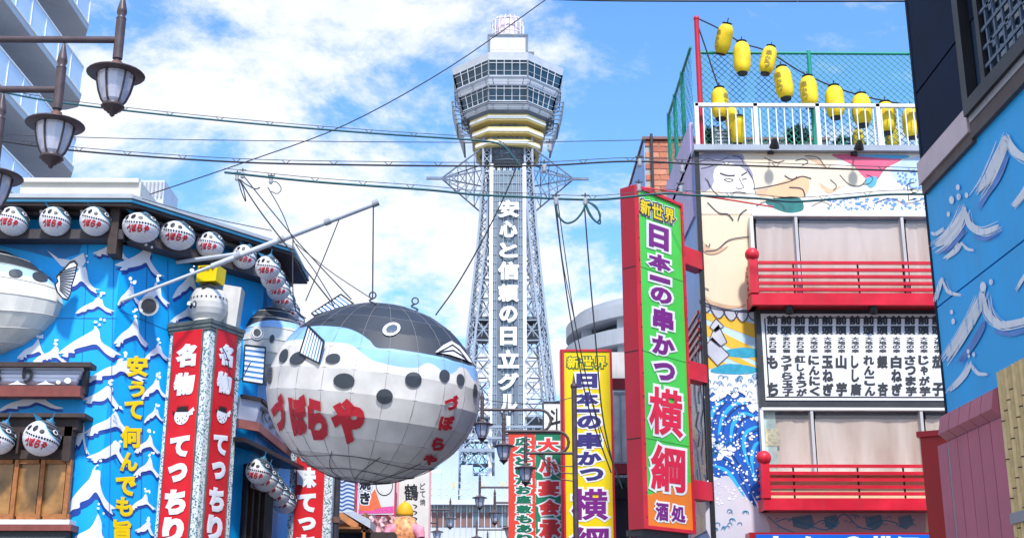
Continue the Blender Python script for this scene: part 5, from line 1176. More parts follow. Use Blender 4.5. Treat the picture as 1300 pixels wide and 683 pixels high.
# things on the terrace
tf = FY(19.3)
def clump(name, label, cat, x, y, rx, ry, material, nleaf=160, seed=1):
    r_ = random.Random(seed); c = tf.hit(x, y); t = thing(name, label, cat, Vector((c.x, c.y, zt0))); k = rx * .0119
    m = MB(); m.lathe((c.x, c.y, zt0), [(.12, 0), (.16, .22)], 12); m.build('pot', mat('pot_brown', (.12, .07, .05), .7, .2), t)
    m = MB()
    for _ in range(nleaf):
        v = Vector((r_.gauss(0, 1), r_.gauss(0, 1), r_.gauss(0, 1))).normalized() * r_.uniform(.5, 1); p = Vector((c.x + v.x * k, c.y + v.y * k, c.z + v.z * ry * .0119)); a = Vector((r_.uniform(-1, 1), r_.uniform(-1, 1), r_.uniform(-.4, 1))).normalized() * .09; b = a.orthogonal().normalized() * .025
        m.add([p - a, p + b, p + a, p - b], [(0, 1, 2, 3)])
    m.build('foliage', material, t, kind='stuff')
LEAF = mat('leaf_dark', (.03, .06, .03), .6, .4, 6); LEAF2 = mat('leaf_dry', (.12, .09, .06), .7, .4, 6)
clump('potted_shrub', 'dull brown potted shrub behind the railing beside the red pole', 'plant', 906, 172, 16, 12, LEAF2, 200, 2)
clump('potted_shrub', 'dark rounded potted shrub behind the middle of the railing', 'plant', 1012, 172, 18, 14, LEAF, 240, 3)
clump('potted_shrub', 'low dark planting behind the railing towards the navy wall', 'plant', 1075, 182, 26, 5, LEAF, 200, 4)
t = thing('striped_crate', 'grey and white striped crate behind the railing near the short lantern cord', 'crate', tf.hit(920, 186))
for i in range(5):
    m = MB(); m.px(tf, 908, 164 + i * 4.4, 934, 166.8 + i * 4.4, 0, .4); m.build('slat', LGREY, t)
m = MB(); m.px(tf, 908, 160, 910, 190, -.01, .38); m.px(tf, 932, 160, 934, 190, -.01, .38); m.build('upright', GREY, t)

# ---- brick block behind
BB = FY(25.5); t = thing('brick_building', 'small orange brick wall block rising behind the skewer restaurant', 'building', BB.hit(840, 400))
bx0, bz1 = BB.hit(819, 200).x, BB.hit(835, 178).z
m = MB(); m.box(bx0, bx0 + 4, 25.52, 29, .1, bz1 - .02); m.build('wall', mat('mortar', (.42, .36, .32), .8, .15, 5), t)
m = MB(); m.box(bx0 - .02, bx0 + .0, 25.5, 29, .1, bz1 - .02); m.build('blue_side', mat('clad_blue', (.16, .34, .66)), t)
m = MB(); m.box(bx0 - .05, bx0 + 4, 25.44, 29, bz1, bz1 + .06); m.build('coping', mat('coping_dark', (.2, .1, .09), .6, .2), t)
bm0 = MB(); bm0.box(0, .29, -.012, .03, 0, .115)
BRK = [mat('brick_a', (.50, .17, .09), .75, .2, 9), mat('brick_b', (.42, .13, .08), .75, .2, 9), mat('brick_c', (.58, .24, .14), .75, .2, 9)]
bms = [bm0.mesh('brick', b) for b in BRK]; z = bz1 - .14; row = 0; cnt = 0; rg = random.Random(2)
while z > bz1 - 3.0 and cnt < 300:
    x = bx0 + .005 - (.15 if row % 2 else 0)
    while x < bx0 + 2.0:
        if x >= bx0: o = bpy.data.objects.new('brick', rg.choice(bms)); o.location = Vector((x, 25.51, z)) - world(t); COL.objects.link(o); o.parent = t; cnt += 1
        x += .305
    z -= .13; row += 1
m = MB(); 
xx = BB.hit(827, 200).x; m.tube([(xx, 25.4, bz1 + .1), (xx, 25.4, 4)], .03, 6); m.build('drain_pipe', DGREY, t)

# ================================================================== TALL SIGNS
A = Y18.hit(898, 325); gn = Vector((math.cos(R(43)), -math.sin(R(43)), 0)); PG = Pl(A, gn); ug = Vector((math.sin(R(43)), math.cos(R(43)), 0))
GS = thing('green_vertical_sign', 'tall red framed green sign with purple and red characters, beside the painted restaurant', 'sign', PG.hit(845, 675))
g0, g1 = PG.az(806.5, 236)[0], PG.az(865.5, 256)[0]
gz1, gz0 = PG.hit(806, 234).z, PG.hit(823, 671).z
if (PG.u.dot(ug)) < 0: print('flip')
m = MB(); m.pb(PG, g0, g1, gz0, gz1, -.27, -.02); m.build('cabinet', mat('cabinet_red_shaded', (.34, .004, .025), .4, .1, 2, coat=.15), GS)  # shade of the sign's side put into a darker red
m = MB(); fw = .045
for r_ in ((g0, g1, gz1 - fw, gz1), (g0, g1, gz0, gz0 + fw), (g0, g0 + fw, gz0 + fw, gz1 - fw), (g1 - fw, g1, gz0 + fw, gz1 - fw)): m.pb(PG, *r_, -.02, .02)
m.build('frame', RED, GS)
m = MB(); m.pb(PG, g0 + fw, g1 - fw, gz0 + fw, gz1 - fw, -.02, -.005); face_ = m.build('face', GRN, GS)
PG1 = PG.off(-.004)
m = MB(); zo0, zo1 = PG.hit(823, 629).z, PG.hit(879, 612).z; m.face([PG.at(g0 + fw, gz0 + fw, -.002), PG.at(g1 - fw, gz0 + fw, -.002), PG.at(g1 - fw, zo1, -.002), PG.at(g0 + fw, zo0, -.002)]); m.build('orange_area', mat('sign_orange', (.85, .22, .02), .45, .05), face_)
m = MB(); m.pb(PG, g0 + .05, g1 - .05, gz0 - .08, gz0, -.35, -.08); m.build('bottom_lamp_tray', DGREY, GS)
PURP = mat('sign_purple', (.19, .012, .20), .45, .08); CRIM = mat('sign_crimson', (.72, .008, .05), .45, .06); WHP = mat('sign_white', (.84, .84, .84), .45, .03); NAVP = mat('sign_navy', (.04, .03, .17), .45, .08)
def outlined(parent, pl, items, layers):
    """items (char, quad); layers (bold, material, name): widest first"""
    for li, (bold, material, nm) in enumerate(layers):
        m = MB()
        for ch, q in items: char(m, ch, q, pl, .003 + li * .005, bold, ref=.05)
        m.build(nm, material, parent)
sl = lambda y: max(0, (822 - y) / 1640)
def gq(x0, y0, x1, y1): s_ = sl(y0) * (x1 - x0); return [(x0, y0), (x1, y0 + s_), (x1, y1 + sl(y1) * (x1 - x0) - 0), (x0, y1)]
top3 = [(c, gq(812.5 + i * 15.3, 251 + i * 5.6, 826.5 + i * 15.3, 271.5 + i * 5.0)) for i, c in enumerate('新世界')]
outlined(face_, PG, top3, [(.16, WHP, 'lettering_halo'), (.12, mat('outline_navy', (.02, .035, .10), .5, .1), 'lettering_edge'), (.035, YEL, 'lettering')])
pur = [('日', gq(824, 283, 849, 312)), ('本', gq(823, 319, 852, 339)), ('一', gq(825, 348, 851, 354)), ('の', gq(826, 361, 853, 381)), ('串', gq(829, 388, 855, 416)), ('か', gq(828, 423, 857, 447)), ('つ', gq(830, 457, 857, 480))]
outlined(face_, PG, pur, [(.15, WHP, 'lettering_halo'), (.055, PURP, 'lettering')])
outlined(face_, PG, [('横', gq(823, 487, 869, 551)), ('綱', gq(825, 560, 871, 622))], [(.085, WHP, 'lettering_halo'), (.028, CRIM, 'lettering')])
outlined(face_, PG, [('酒', gq(832, 636, 849, 660)), ('処', gq(852, 640, 871, 662))], [(.14, WHP, 'lettering_halo'), (.04, PURP, 'lettering')])
m = MB()
for k in range(1, 4): z = gz0 + (gz1 - gz0) * k / 4; m.pb(PG, g0 + fw, g1 - fw, z - .004, z + .004, -.005, -.002)
m.build('sheet_joint', mat('joint_green', (.03, .25, .04), .6, .1), face_, kind='stuff')
m = MB()
for k in range(15):
    z = gz0 + .15 + (gz1 - gz0 - .3) * k / 14
    for a in (g0 + fw / 2, g1 - fw / 2): m.pb(PG, a - .008, a + .008, z - .008, z + .008, .02, .027)
m.build('bolt', DGREY, GS, kind='stuff')
m = MB()
for k in range(1, 4): z = gz0 + (gz1 - gz0) * k / 4; m.pb(PG, g0 - .004, g0, z - .006, z + .006, -.26, -.03)
m.build('cabinet_seam', BLACK, GS, kind='stuff')
# red arms tying it to the wall
for i, (ya, yb) in enumerate(((309, 331), (455, 478), (607, 631))):
    z1_, z0_ = PG.hit(866 + i * 6, ya).z, PG.hit(866 + i * 6, yb).z; a1_ = PG.az(898 + i * 4, ya)[0]
    m = MB(); m.pb(PG, g1, a1_ + .02 - i * .0, z0_, z1_, -.25, -.04); m.build('wall_arm', RED, GS)
# yellow sign
YY = FY(29); YS = thing('yellow_vertical_sign', 'tall red framed yellow sign with navy and purple characters between banner and green sign', 'sign', YY.hit(745, 700))
m = MB(); m.px(YY, 713.5, 443.5, 778, 900, -.35, -.02); m.build('cabinet', DRED, YS)
y0a, y1a, yz0, yz1 = YY.rect(713.5, 443.5, 778, 800); ym = YY.az(713.5, 445)[0]; y0a = YY.az(713.3, 445)[0]; y1a = YY.az(776.5, 445)[0]
m = MB()
for r_ in ((y0a, y1a, yz1 - .05, yz1), (y0a, y0a + .05, yz0, yz1 - .05), (y1a - .05, y1a, yz0, yz1 - .05)): m.pb(YY, *r_, -.02, .02)
m.build('frame', RED, YS)
m = MB(); m.pb(YY, y0a + .05, y1a - .05, yz0, yz1 - .05, -.02, -.005); yf = m.build('face', YEL, YS)
outlined(yf, YY, [(c, quad(719.5 + i * 17.3, 452.5, 735.5 + i * 17.3, 468)) for i, c in enumerate('新世界')], [(.12, mat('outline_green', (.01, .12, .04), .5, .1), 'lettering_edge'), (.035, YEL, 'lettering')])
outlined(yf, YY, [('日', quad(732, 474, 758, 492)), ('本', quad(731, 497.5, 760, 515)), ('一', quad(731, 519, 761, 523)), ('の', quad(733, 527, 763, 544)), ('串', quad(733, 549, 763, 569)), ('か', quad(733, 573, 764, 590)), ('つ', quad(736, 594, 766, 610))], [(.15, WHP, 'lettering_halo'), (.06, NAVP, 'lettering')])
outlined(yf, YY, [('横', quad(724, 619, 774, 661)), ('綱', quad(724, 667, 774, 709))], [(.085, WHP, 'lettering_halo'), (.028, PURP, 'lettering')])
t = thing('sign_support_frame', 'red steel frame bars between the yellow and the green vertical signs', 'frame', FY(29.4).hit(790, 600)); sf = FY(29.4)
for y0_, y1_ in ((480, 493), (588, 601)):
    m = MB(); m.px(sf, 776, y0_, 812, y1_, -.15, .1); m.build('bar', DRED, t)
m = MB(); m.px(sf, 799, 440, 812, 800, -.2, .1); m.build('post', DRED, t)
# low buildings behind the signs
LB = FY(32); t = thing('white_shop_block', 'white shop block seen in the gap between the yellow and green signs', 'building', LB.hit(800, 700))
m = MB(); m.px(LB, 768, 447, 880, 900, -4, 0); m.build('wall', mat('shop_offwhite', (.60, .58, .56), .6, .15, 1.5, dirt=.3), t)
m = MB(); m.px(LB, 780, 500, 797, 586, .0, .05); m.build('window', mat('window_pale', (.55, .52, .50), .3, .3, 3), t)
m = MB(); m.px(LB, 768, 606, 830, 900, .0, .5); m.build('dark_base', mat('base_charcoal', (.03, .03, .04), .5, .2), t)
m = MB(); m.px(LB, 779, 497, 798, 500, .05, .08); m.px(LB, 779, 586, 798, 589, .05, .08); m.px(LB, 787.5, 500, 789, 586, .05, .08); m.build('window_frame', GREY, t)
r_ = random.Random(8); c = LB.hit(789, 620, .8); t = thing('window_plant', 'spiky dark plant in a box low between the two tall signs', 'plant', c)
m = MB()
for _ in range(60):
    a, e = r_.uniform(0, 6.28), r_.uniform(.4, 1.4); d = Vector((math.cos(a) * math.cos(e), math.sin(a) * math.cos(e), math.sin(e))) * r_.uniform(.25, .5); s_ = d.orthogonal().normalized() * .018; m.add([c - s_, c + s_, c + d], [(0, 1, 2)])
m.build('leaves', LEAF, t, kind='stuff'); m = MB(); m.box(c.x - .25, c.x + .25, c.y - .1, c.y + .1, c.z - .25, c.z); m.build('planter', BLACK, t)
# banner pair
BP = FY(31); 
for nm, lab, x0_, x1_, mt, ink, tx, wd_ in (('red_banner', 'narrow orange red banner sign with green characters beside the street lamps', 645.5, 680, mat('banner_red', (.72, .06, .03), .5, .06), mat('ink_green', (.0, .15, .08), .5, .1), None, 0), ('green_banner', 'narrow green banner sign with red characters between orange banner and yellow sign', 680, 715, mat('banner_green', (.01, .22, .11), .5, .08), mat('ink_red', (.72, .04, .04), .5, .1), None, 0)):
    t = thing(nm, lab, 'sign', BP.hit((x0_ + x1_) / 2, 800)); m = MB(); a0, a1, z0, z1 = BP.rect(x0_, 550, x1_, 800); a0, a1 = BP.az(x0_, 600)[0], BP.az(x1_, 600)[0]; m.pb(BP, a0, a1 - .01, z0, z1, -.12, 0); fc = m.build('panel', mt, t)
    m = MB(); m.pb(BP, a0 - .02, a1, z1, z1 + .05, -.13, .02); m.build('top_bar', DGREY, t)
    if nm == 'red_banner': it = [(c, quad(653.5 + i * .25, 555 + i * 12.25, 673 + i * .25, 565.5 + i * 12.25)) for i, c in enumerate('広々としたお座敷もあり')]
    else: it = [('大', quad(682, 556, 710, 573)), ('小', quad(684, 580, 709, 604)), ('宴', quad(683, 609, 710, 629)), ('会', quad(684, 634, 711, 654)), ('承', quad(684, 659, 712, 683)), ('り', quad(688, 688, 708, 705))]
    outlined(fc, BP, it, [(.15, WHP, 'lettering_halo'), (.06, ink, 'lettering')])
WSg = FY(34); t = thing('white_vertical_sign', 'narrow white sign with thin black characters just between orange banner and yellow sign', 'sign', WSg.hit(705, 750)); m = MB(); m.px(WSg, 691, 511, 716, 800, -.2, 0); m.build('panel', WHP, t)
m = MB(); m.px(WSg, 690, 509.5, 716, 511.5, -.22, .02); m.px(WSg, 690, 511.5, 691.5, 800, -.2, .02); m.build('frame', BLACK, t)
m = MB(); char(m, '斗', quad(696, 518, 712, 546), WSg, .01, .02); char(m, '日', quad(700, 555, 713, 580), WSg, .01, .02); m.build('lettering', BLACK, t)

# ================================================================== NEAR BUILDING, RIGHT
X4 = Pl((4.0, 11.1, 0), (-1, 0, 0))
NV = mat('navy_panel', (.012, .022, .05), .75, .3, 1.6, spec=.12); PBLUE = mat('panel_blue', (.02, .42, .88), .5, .14, 1.4, dirt=.1)
RB = thing('navy_corner_building', 'navy and blue panelled building with painted brushed waves and a lattice window', 'building', (4, 11, 0))
yb_ = 11.12
def xz(px, py): a = X4.hit(px, py); return a.y, a.z
zled = xz(1181, 236)[1]; zawn = xz(1199, 527)[1]; zseam = (xz(1159, 127)[1] + xz(1255, 0)[1]) / 2; zseam2 = (xz(1187.6, 394)[1] + xz(1255, 340)[1]) / 2
m = MB(); m.box(4.02, 12, 3.5, yb_, .1, 9.3); m.build('wall', mat('wall_charcoal', (.02, .022, .03), .8, .1, spec=.1), RB)
yw1 = xz(1233, 100)[0]                                   # far jamb of the window
zwt = xz(1240, 20)[1] + .9
m = MB(); m.box(3.99, 4.02, yw1, yb_ + .01, zled + .05, zseam - .012); m.build('navy_panel', NV, RB)
m = MB(); m.box(3.99, 4.02, 3.5, yb_ + .01, zseam + .012, 9.25); m.build('navy_panel', NV, RB)
m = MB(); m.box(3.99, 4.02, 3.5, yb_ + .01, zseam2 + .008, zled + .02); m.build('blue_panel', PBLUE, RB)
m = MB(); m.box(3.99, 4.02, 3.5, yb_ + .01, zawn - .3, zseam2 - .008); m.build('blue_panel', PBLUE, RB)
m = MB(); m.box(3.985, 4.03, yb_ - .0, yb_ + .05, .2, 9.25); m.build('corner_trim', NV, RB)
# ledge
LED = mat('ledge_mauve', (.60, .48, .51), .45, .12, 3); LED2 = mat('ledge_brown', (.10, .075, .07), .6, .3, 8)
yj = xz(1240, 165)[0]
m = MB(); m.box(3.93, 3.99, yj + .02, yb_, zled + .04, zled + .26); m.build('ledge_cover', LED, RB)
m = MB(); m.box(3.95, 3.99, yj - .0, yb_ - .02, zled - .06, zled + .04); m.box(3.945, 3.99, 3.5, yj, zled - .03, zled + .1); m.build('ledge_underside', LED2, RB)
m = MB(); m.box(3.935, 3.99, 3.5, yj - .02, zled + .1, zled + .16); m.build('gutter', GREY, RB)
m = MB()
for k in range(2): q = Vector((3.9, yb_ + .02, zled - .02 + .1 * k)); m.tube([q, q + Vector((-.05, .06, 0)), q + Vector((-.05, .06, -.06)), q + Vector((0, .0, -.06))], .006, 5)
m.build('wire_bracket', DGREY, RB)
# window with lattice
W4 = thing('lattice_window', 'black framed window with dense square lattice in the navy wall', 'window', (4, yw1 - 1, zled))
zw0 = zled + .16; 
m = MB(); m.box(4.0, 4.01, 4.5, yw1 - .02, zw0, zseam + .6); m.build('glass', mat('window_black_glass', (.03, .06, .10), .08, .4, 1, spec=.9), W4)
m = MB(); m.box(3.9, 3.99, yw1 - .12, yw1 - .0, zw0, zseam + .66); m.box(3.9, 3.985, 4.5, yw1 - .12, zw0, zw0 + .12); m.box(3.9, 3.985, 4.5, yw1 - .12, zseam + .55, zseam + .66); m.box(3.94, 3.985, yw1 - .42, yw1 - .34, zw0 + .12, zseam + .55); m.build('frame', BLACK, W4)
LT = mat('lattice_slate', (.07, .11, .17), .4, .1); y = yw1 - .52; n_ = 0
while y > 5.6:
    m = MB(); m.box(3.955, 3.975, y - .014, y + .014, zw0 + .12, zseam + .55); m.build('lattice_bar', LT, W4); y -= .16
z = zw0 + .26
while z < zseam + .5:
    m = MB(); m.box(3.950, 3.969, 4.5, yw1 - .42, z - .014, z + .014); m.build('lattice_bar', LT, W4); z += .16
m = MB(); y = yw1 - .60; rg = random.Random(1)
while y > 5.6:
    z = zw0 + .34
    while z < zseam + .5: m.box(3.95, 3.97, y - .08, y - .02, z, z + .05); m.box(3.95, 3.97, y - .03, y + .02, z + .05, z + .1); z += .32
    y -= .32
m.build('lattice_key', LT, W4, kind='stuff')
# painted waves: brushed strokes along the wall
BRW = mat('brush_white', (.80, .85, .92), .5, .12, 6); BRS = mat('brush_violet', (.12, .28, .70), .5, .2, 5)
def brush_mat():
    m = mat('brush_white', (.80, .85, .92), .5, .1); t = m.node_tree; b = t.nodes['Principled BSDF']; tx = t.nodes.new('ShaderNodeTexCoord'); mp_ = t.nodes.new('ShaderNodeMapping')
    mp_.inputs['Rotation'].default_value = (R(38), 0, 0); mp_.inputs['Scale'].default_value = (1, 9, 2); t.links.new(tx.outputs['Object'], mp_.inputs[0]); n = t.nodes.new('ShaderNodeTexNoise'); n.inputs['Scale'].default_value = 2.2; n.inputs['Detail'].default_value = 5; t.links.new(mp_.outputs[0], n.inputs['Vector'])
    c = t.nodes.new('ShaderNodeValToRGB'); t.links.new(n.outputs['Fac'], c.inputs[0]); e = c.color_ramp.elements; e[0].position = .30; e[0].color = (.25, .50, .85, 1); e[1].position = .44; e[1].color = (.84, .88, .94, 1); t.links.new(c.outputs[0], b.inputs['Base Color']); return m
MATS.pop('brush_white', None); BRW = brush_mat()
def stroke(pts, wd, mb, rngs=random.Random(11)):
    ribbon(mb, X4.off(.02), pts, wd * .95, .0005, taper=True)
    (x0_, y0_), (x1_, y1_) = pts[0], pts[-1]; L_ = math.hypot(x1_ - x0_, y1_ - y0_); nx, ny = -(y1_ - y0_) / L_, (x1_ - x0_) / L_
    for k in range(int(wd * 1.2)):       # loose bristle marks along both edges and past the ends
        o = rngs.uniform(-.62, .62) * wd; e = rngs.uniform(-.06, .14) * L_; ribbon(mb, X4.off(.02), [(x + nx * o + (x1_ - x0_) / L_ * e, y + ny * o + (y1_ - y0_) / L_ * e) for x, y in pts], rngs.uniform(.6, 1.8), .0008 + .0002 * k, taper=True)
mw, ms_ = MB(), MB()
for pts, wd in (([(1277, 173), (1268, 196), (1256, 222), (1242, 243)], 13), ([(1276, 174), (1284, 188), (1294, 198), (1310, 206)], 9), ([(1310, 222), (1300, 244), (1286, 262)], 8),
                ([(1225, 263), (1216, 284), (1202, 302), (1188, 312)], 13), ([(1226, 268), (1230, 284), (1246, 294), (1268, 286)], 8), ([(1221, 308), (1214, 318), (1202, 328)], 6), ([(1222, 309), (1228, 316), (1236, 318)], 4), ([(1182, 296), (1188, 297), (1198, 290)], 4),
                ([(1196, 352), (1192, 366), (1188, 380)], 5), ([(1197, 356), (1204, 370), (1220, 374)], 4),
                ([(1248, 372), (1238, 396), (1222, 424), (1203, 452)], 15), ([(1249, 376), (1254, 398), (1270, 412), (1296, 408), (1312, 400)], 10), ([(1233, 460), (1226, 474), (1214, 488), (1206, 496)], 7), ([(1233, 463), (1242, 474), (1252, 474)], 5), ([(1304, 344), (1296, 358), (1290, 368)], 5)):
    stroke(pts, wd, mw)
for pts, wd in (([(1280, 198), (1270, 222), (1256, 242), (1244, 262)], 6), ([(1224, 292), (1210, 308), (1196, 320)], 6), ([(1236, 300), (1250, 304), (1268, 296)], 4), ([(1250, 408), (1238, 430), (1218, 458)], 7), ([(1262, 420), (1280, 424), (1300, 418)], 5)): stroke(pts, wd, ms_)
for x, y, r in ((1216, 238, 3), (1208, 254, 4), (1217, 250, 3.4), (1227, 248, 2.8), (1204, 272, 2.6), (1248, 364, 5), (1258, 358, 3), (1208, 396, 2.4), (1210, 408, 3), (1229, 446, 2.4), (1236, 450, 2.4), (1230, 452, 1.8)): dot(mw, X4.off(.02), x, y, r * .8, r * 1.3, .004)
mw.build('painted_stroke', BRW, RB, kind='stuff'); ms_.build('painted_understroke', BRS, RB, kind='stuff')
# pink awning and boards, bamboo screen
PK = mat('pink_board', (.48, .14, .20), .5, .12, 2, dirt=.1)
AW = thing('pink_awning', 'dusty pink boxed awning with ribs under the blue painted wall', 'awning', (3.8, 10.6, zawn))
za0 = xz(1204, 564)[1] + .02; ya0 = xz(1272, 492)[0] + .0; nst = 5; wst = (yb_ + .04 - ya0) / nst
for i in range(nst):
    y0_, y1_ = ya0 + i * wst + .006, ya0 + (i + 1) * wst - .006
    m = MB(); m.add([(3.99, y0_, zawn - .0), (3.93, y0_, zawn - .03), (3.90, y0_, za0 + .06), (3.975, y0_, za0 - .0), (3.99, y1_, zawn), (3.93, y1_, zawn - .03), (3.90, y1_, za0 + .06), (3.975, y1_, za0)], [(0, 1, 2, 3), (4, 7, 6, 5), (0, 4, 5, 1), (1, 5, 6, 2), (2, 6, 7, 3), (0, 3, 7, 4)]); m.build('panel', PK, AW)
m = MB(); m.box(3.945, 3.98, ya0 + .01, yb_ + .03, za0 + .05, zawn - .08); m.build('core', mat('pink_dark', (.12, .03, .05), .6, .1), AW)
for i in range(nst + 1):
    y0_ = ya0 + i * wst + .006; y1_ = y0_ + wst - .012
    m = MB(); m.box(3.972, 3.992, y0_ - .0, y1_, 1.2, za0 - .005); m.build('wall_board', PK, RB)
m = MB(); m.box(3.97, 3.995, yb_ + .0, yb_ + .03, .5, za0 - .02); m.build('grey_edge', GREY, RB)
BAM = [mat('bamboo_a', (.72, .55, .28), .55, .2, 12), mat('bamboo_b', (.60, .43, .20), .55, .2, 12)]
BS = thing('bamboo_screen', 'split bamboo screen beside the dusty pink boards', 'screen', (3.98, ya0 - .5, za0)); y = ya0 - .03; k = 0
while y > 8.0:
    m = MB(); m.tube([(3.99, y, 1.4), (3.99, y, zawn + .1)], .035, 8); cn = m.build('bamboo_cane', BAM[k % 2], BS)
    m = MB(); z = 1.5 + (k * .37) % .3
    while z < zawn - .05: m.lathe((3.99, y, z), [(.037, 0), (.037, .01)], 8); z += .3
    m.build('node_ring', BROWN, cn, kind='stuff'); y -= .074; k += 1
m = MB(); m.box(3.94, 4.0, 7.5, ya0 - .02, xz(1290, 652)[1] - .08, xz(1290, 652)[1]); m.build('bottom_rail', GREY, BS)
# red boxed sign between the two restaurants
RX = FY(13.6); t = thing('red_boxed_sign', 'deep red boxed sign back with sloping top between menu board and pink boards', 'sign', RX.hit(1190, 720))
c0 = RX.hit(1168, 555); c1 = RX.hit(1215, 550); u_ = Vector((math.sin(R(60)), -math.cos(R(60)), 0)); pR = Pl(c0, (-math.cos(R(60)), -math.sin(R(60)), 0))
zt_ = c0.z; m = MB(); m.pb(pR, 0 if pR.u.dot(u_) > 0 else -1.2, 1.2 if pR.u.dot(u_) > 0 else 0, 1.0, zt_, -.3, 0); m.build('cabinet', mat('box_darkred', (.46, .010, .016), .42, .12, 2), t)
m = MB(); a_, b_ = (-.03, 1.22) if pR.u.dot(u_) > 0 else (-1.22, .03); m.pb(pR, a_, b_, zt_, zt_ + .06, -.33, .035); m.build('cap', mat('box_red', (.55, .01, .03), .4, .1), t)
m = MB(); a_ = pR.az(1212, 640)[0]; m.pb(pR, a_ - .01, a_ + .03, 1.0, zt_, .0, .02); m.build('edge_strip', GREY, t)

# ================================================================== STREET LAMPS
LPM = mat('lamp_brown', (.085, .06, .065), .42, .25, 10); LPD = mat('lamp_rust', (.22, .11, .08), .6, .3, 20)
LGL = mat('lamp_glow_glass', (.62, .62, .72), .12, .12, 8, spec=.6, coat=.5)  # lamp glow put into a lighter glass colour, no emission
def lamp_cluster():
    t = thing('street_lamp', '', 'street lamp', (0, 0, 0))
    m = MB(); m.tube([(0, 0, .0), (0, 0, .8)], .09, 12); m.tube([(0, 0, .8), (0, 0, 7.0)], .06, 12); m.build('pole', LPM, t)
    m = MB(); m.ball((0, 0, 7.04), .08, 10, 8); m.lathe((0, 0, 7.1), [(.04, 0), (.001, .25)], 8); m.build('pole_finial', LPM, t)
    for i, (x, z) in enumerate(((2.0, 6.52), (1.53, 6.05), (1.06, 5.58))):
        if i < 2: pts = [(x, 0, z), (.75 - .38 * i, 0, z)] + [(.75 - .38 * i - .24 * math.sin(a), 0, z - .235 + .235 * math.cos(a)) for a in [k * math.pi / 8 for k in range(1, 9)]] + [(1.0 - .38 * i, 0, z - .47)]
        else: pts = [(x, 0, z), (0, 0, z)]
        m = MB(); m.tube(pts, .032, 8); m.build('arm', LPM, t)
        m = MB(); m.tube([(x, 0, z - .26), (x, 0, z - .16)], .03, 8); m.tube([(x, 0, z - .18), (x, 0, z + .2)], [.042, .042], 10); m.lathe((x, 0, z + .2), [(.045, 0), (.03, .03), (.045, .06), (.042, .09), (.001, .27)], 10); po = m.build('spike_post', LPM, t)
        m = MB(); m.tube([(x, 0, z - .26), (x, 0, z - .21)], .046, 10); m.build('rusty_collar', LPD, po)
        h = z - .26
        m = MB(); m.lathe((x, 0, h), [(.05, -.075), (.235, -.075), (.245, -.066), (.235, -.055), (.13, -.02), (.06, .0), (.045, .01)], 24); hd = m.build('lamp_hat', LPM, t)
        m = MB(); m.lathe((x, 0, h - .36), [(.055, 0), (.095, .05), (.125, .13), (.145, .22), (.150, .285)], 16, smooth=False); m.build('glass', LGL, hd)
        m = MB()
        for k in range(6):
            a = k * math.pi / 3 + .3; m.tube([(x + r * math.cos(a), r * math.sin(a), h - .36 + zz) for r, zz in ((.06, 0), (.10, .05), (.130, .13), (.150, .22), (.156, .285))], .009, 5)
        m.lathe((x, 0, h - .46), [(.004, 0), (.022, .015), (.022, .03), (.045, .04), (.05, .06), (.075, .065), (.08, .085), (.10, .09), (.085, .12)], 14); m.build('cage', LPM, hd)
    m = MB()
    for k in range(3): m.tube([(.0, 0, 5.3 - k * .16), (.3, 0, 5.3 - k * .14), (.6, 0, 5.42 - k * .1), (.8 - k * .05, 0, 5.56)], .014, 6)
    m.build('scroll_brace', LPM, t)
    return t
lc = lamp_cluster(); kl = [c for c in bpy.data.objects]
def at_lamp(px, py, Y, mirror, z=6.26):
    """place the cluster so that its top lamp's hat is at the given pixel"""
    h = FY(Y).hit(px, py); return (h.x + 2.0 if mirror else h.x - 2.0), h.z - z
YLs = (10.0, 27.5, 41, 47, 56)
for i, (px, py, Y, mir, lab, sc_) in enumerate(((148, 86, 10.0, False, 'large street lamp, two of its three brown lanterns over the balcony block', 1), (612, 535, 27.3, True, 'three armed street lamp in front of the banner pair', 1), (609, 629, 40, True, 'small distant street lamp between tower base and orange banner', 1), (571.5, 656, 47, False, 'small distant street lamp by the yellow hat, behind the poster figure', 1), (605, 680, 55, True, 'most distant street lamp, showing only its top at the bottom edge', 1))):
    o = lc if i == 0 else copy_tree(lc, None, kl)
    x, dz = at_lamp(px, py, Y, mir); o.location = (x, Y, dz if i else dz); o.rotation_euler = (0, 0, math.pi if mir else 0); o['label'] = lab; o['group'] = 'ornamental street lamps along both kerbs'
    print('lamp', x, dz)
# plain pole near the stall
t = thing('utility_pole', 'plain grey steel pole behind the giant fish beside the red banner pillar', 'pole', (FY(22.6).hit(427, 650).x, 22.6, .12)); m = MB(); px_ = FY(22.6).hit(427, 650).x; m.tube([(px_, 22.6, .12), (px_, 22.6, 5.2)], .055, 10); m.build('pole', DGREY, t); m = MB(); m.lathe((px_, 22.6, 3.7), [(.075, 0), (.075, .1)], 10); m.build('band', LPD, t)

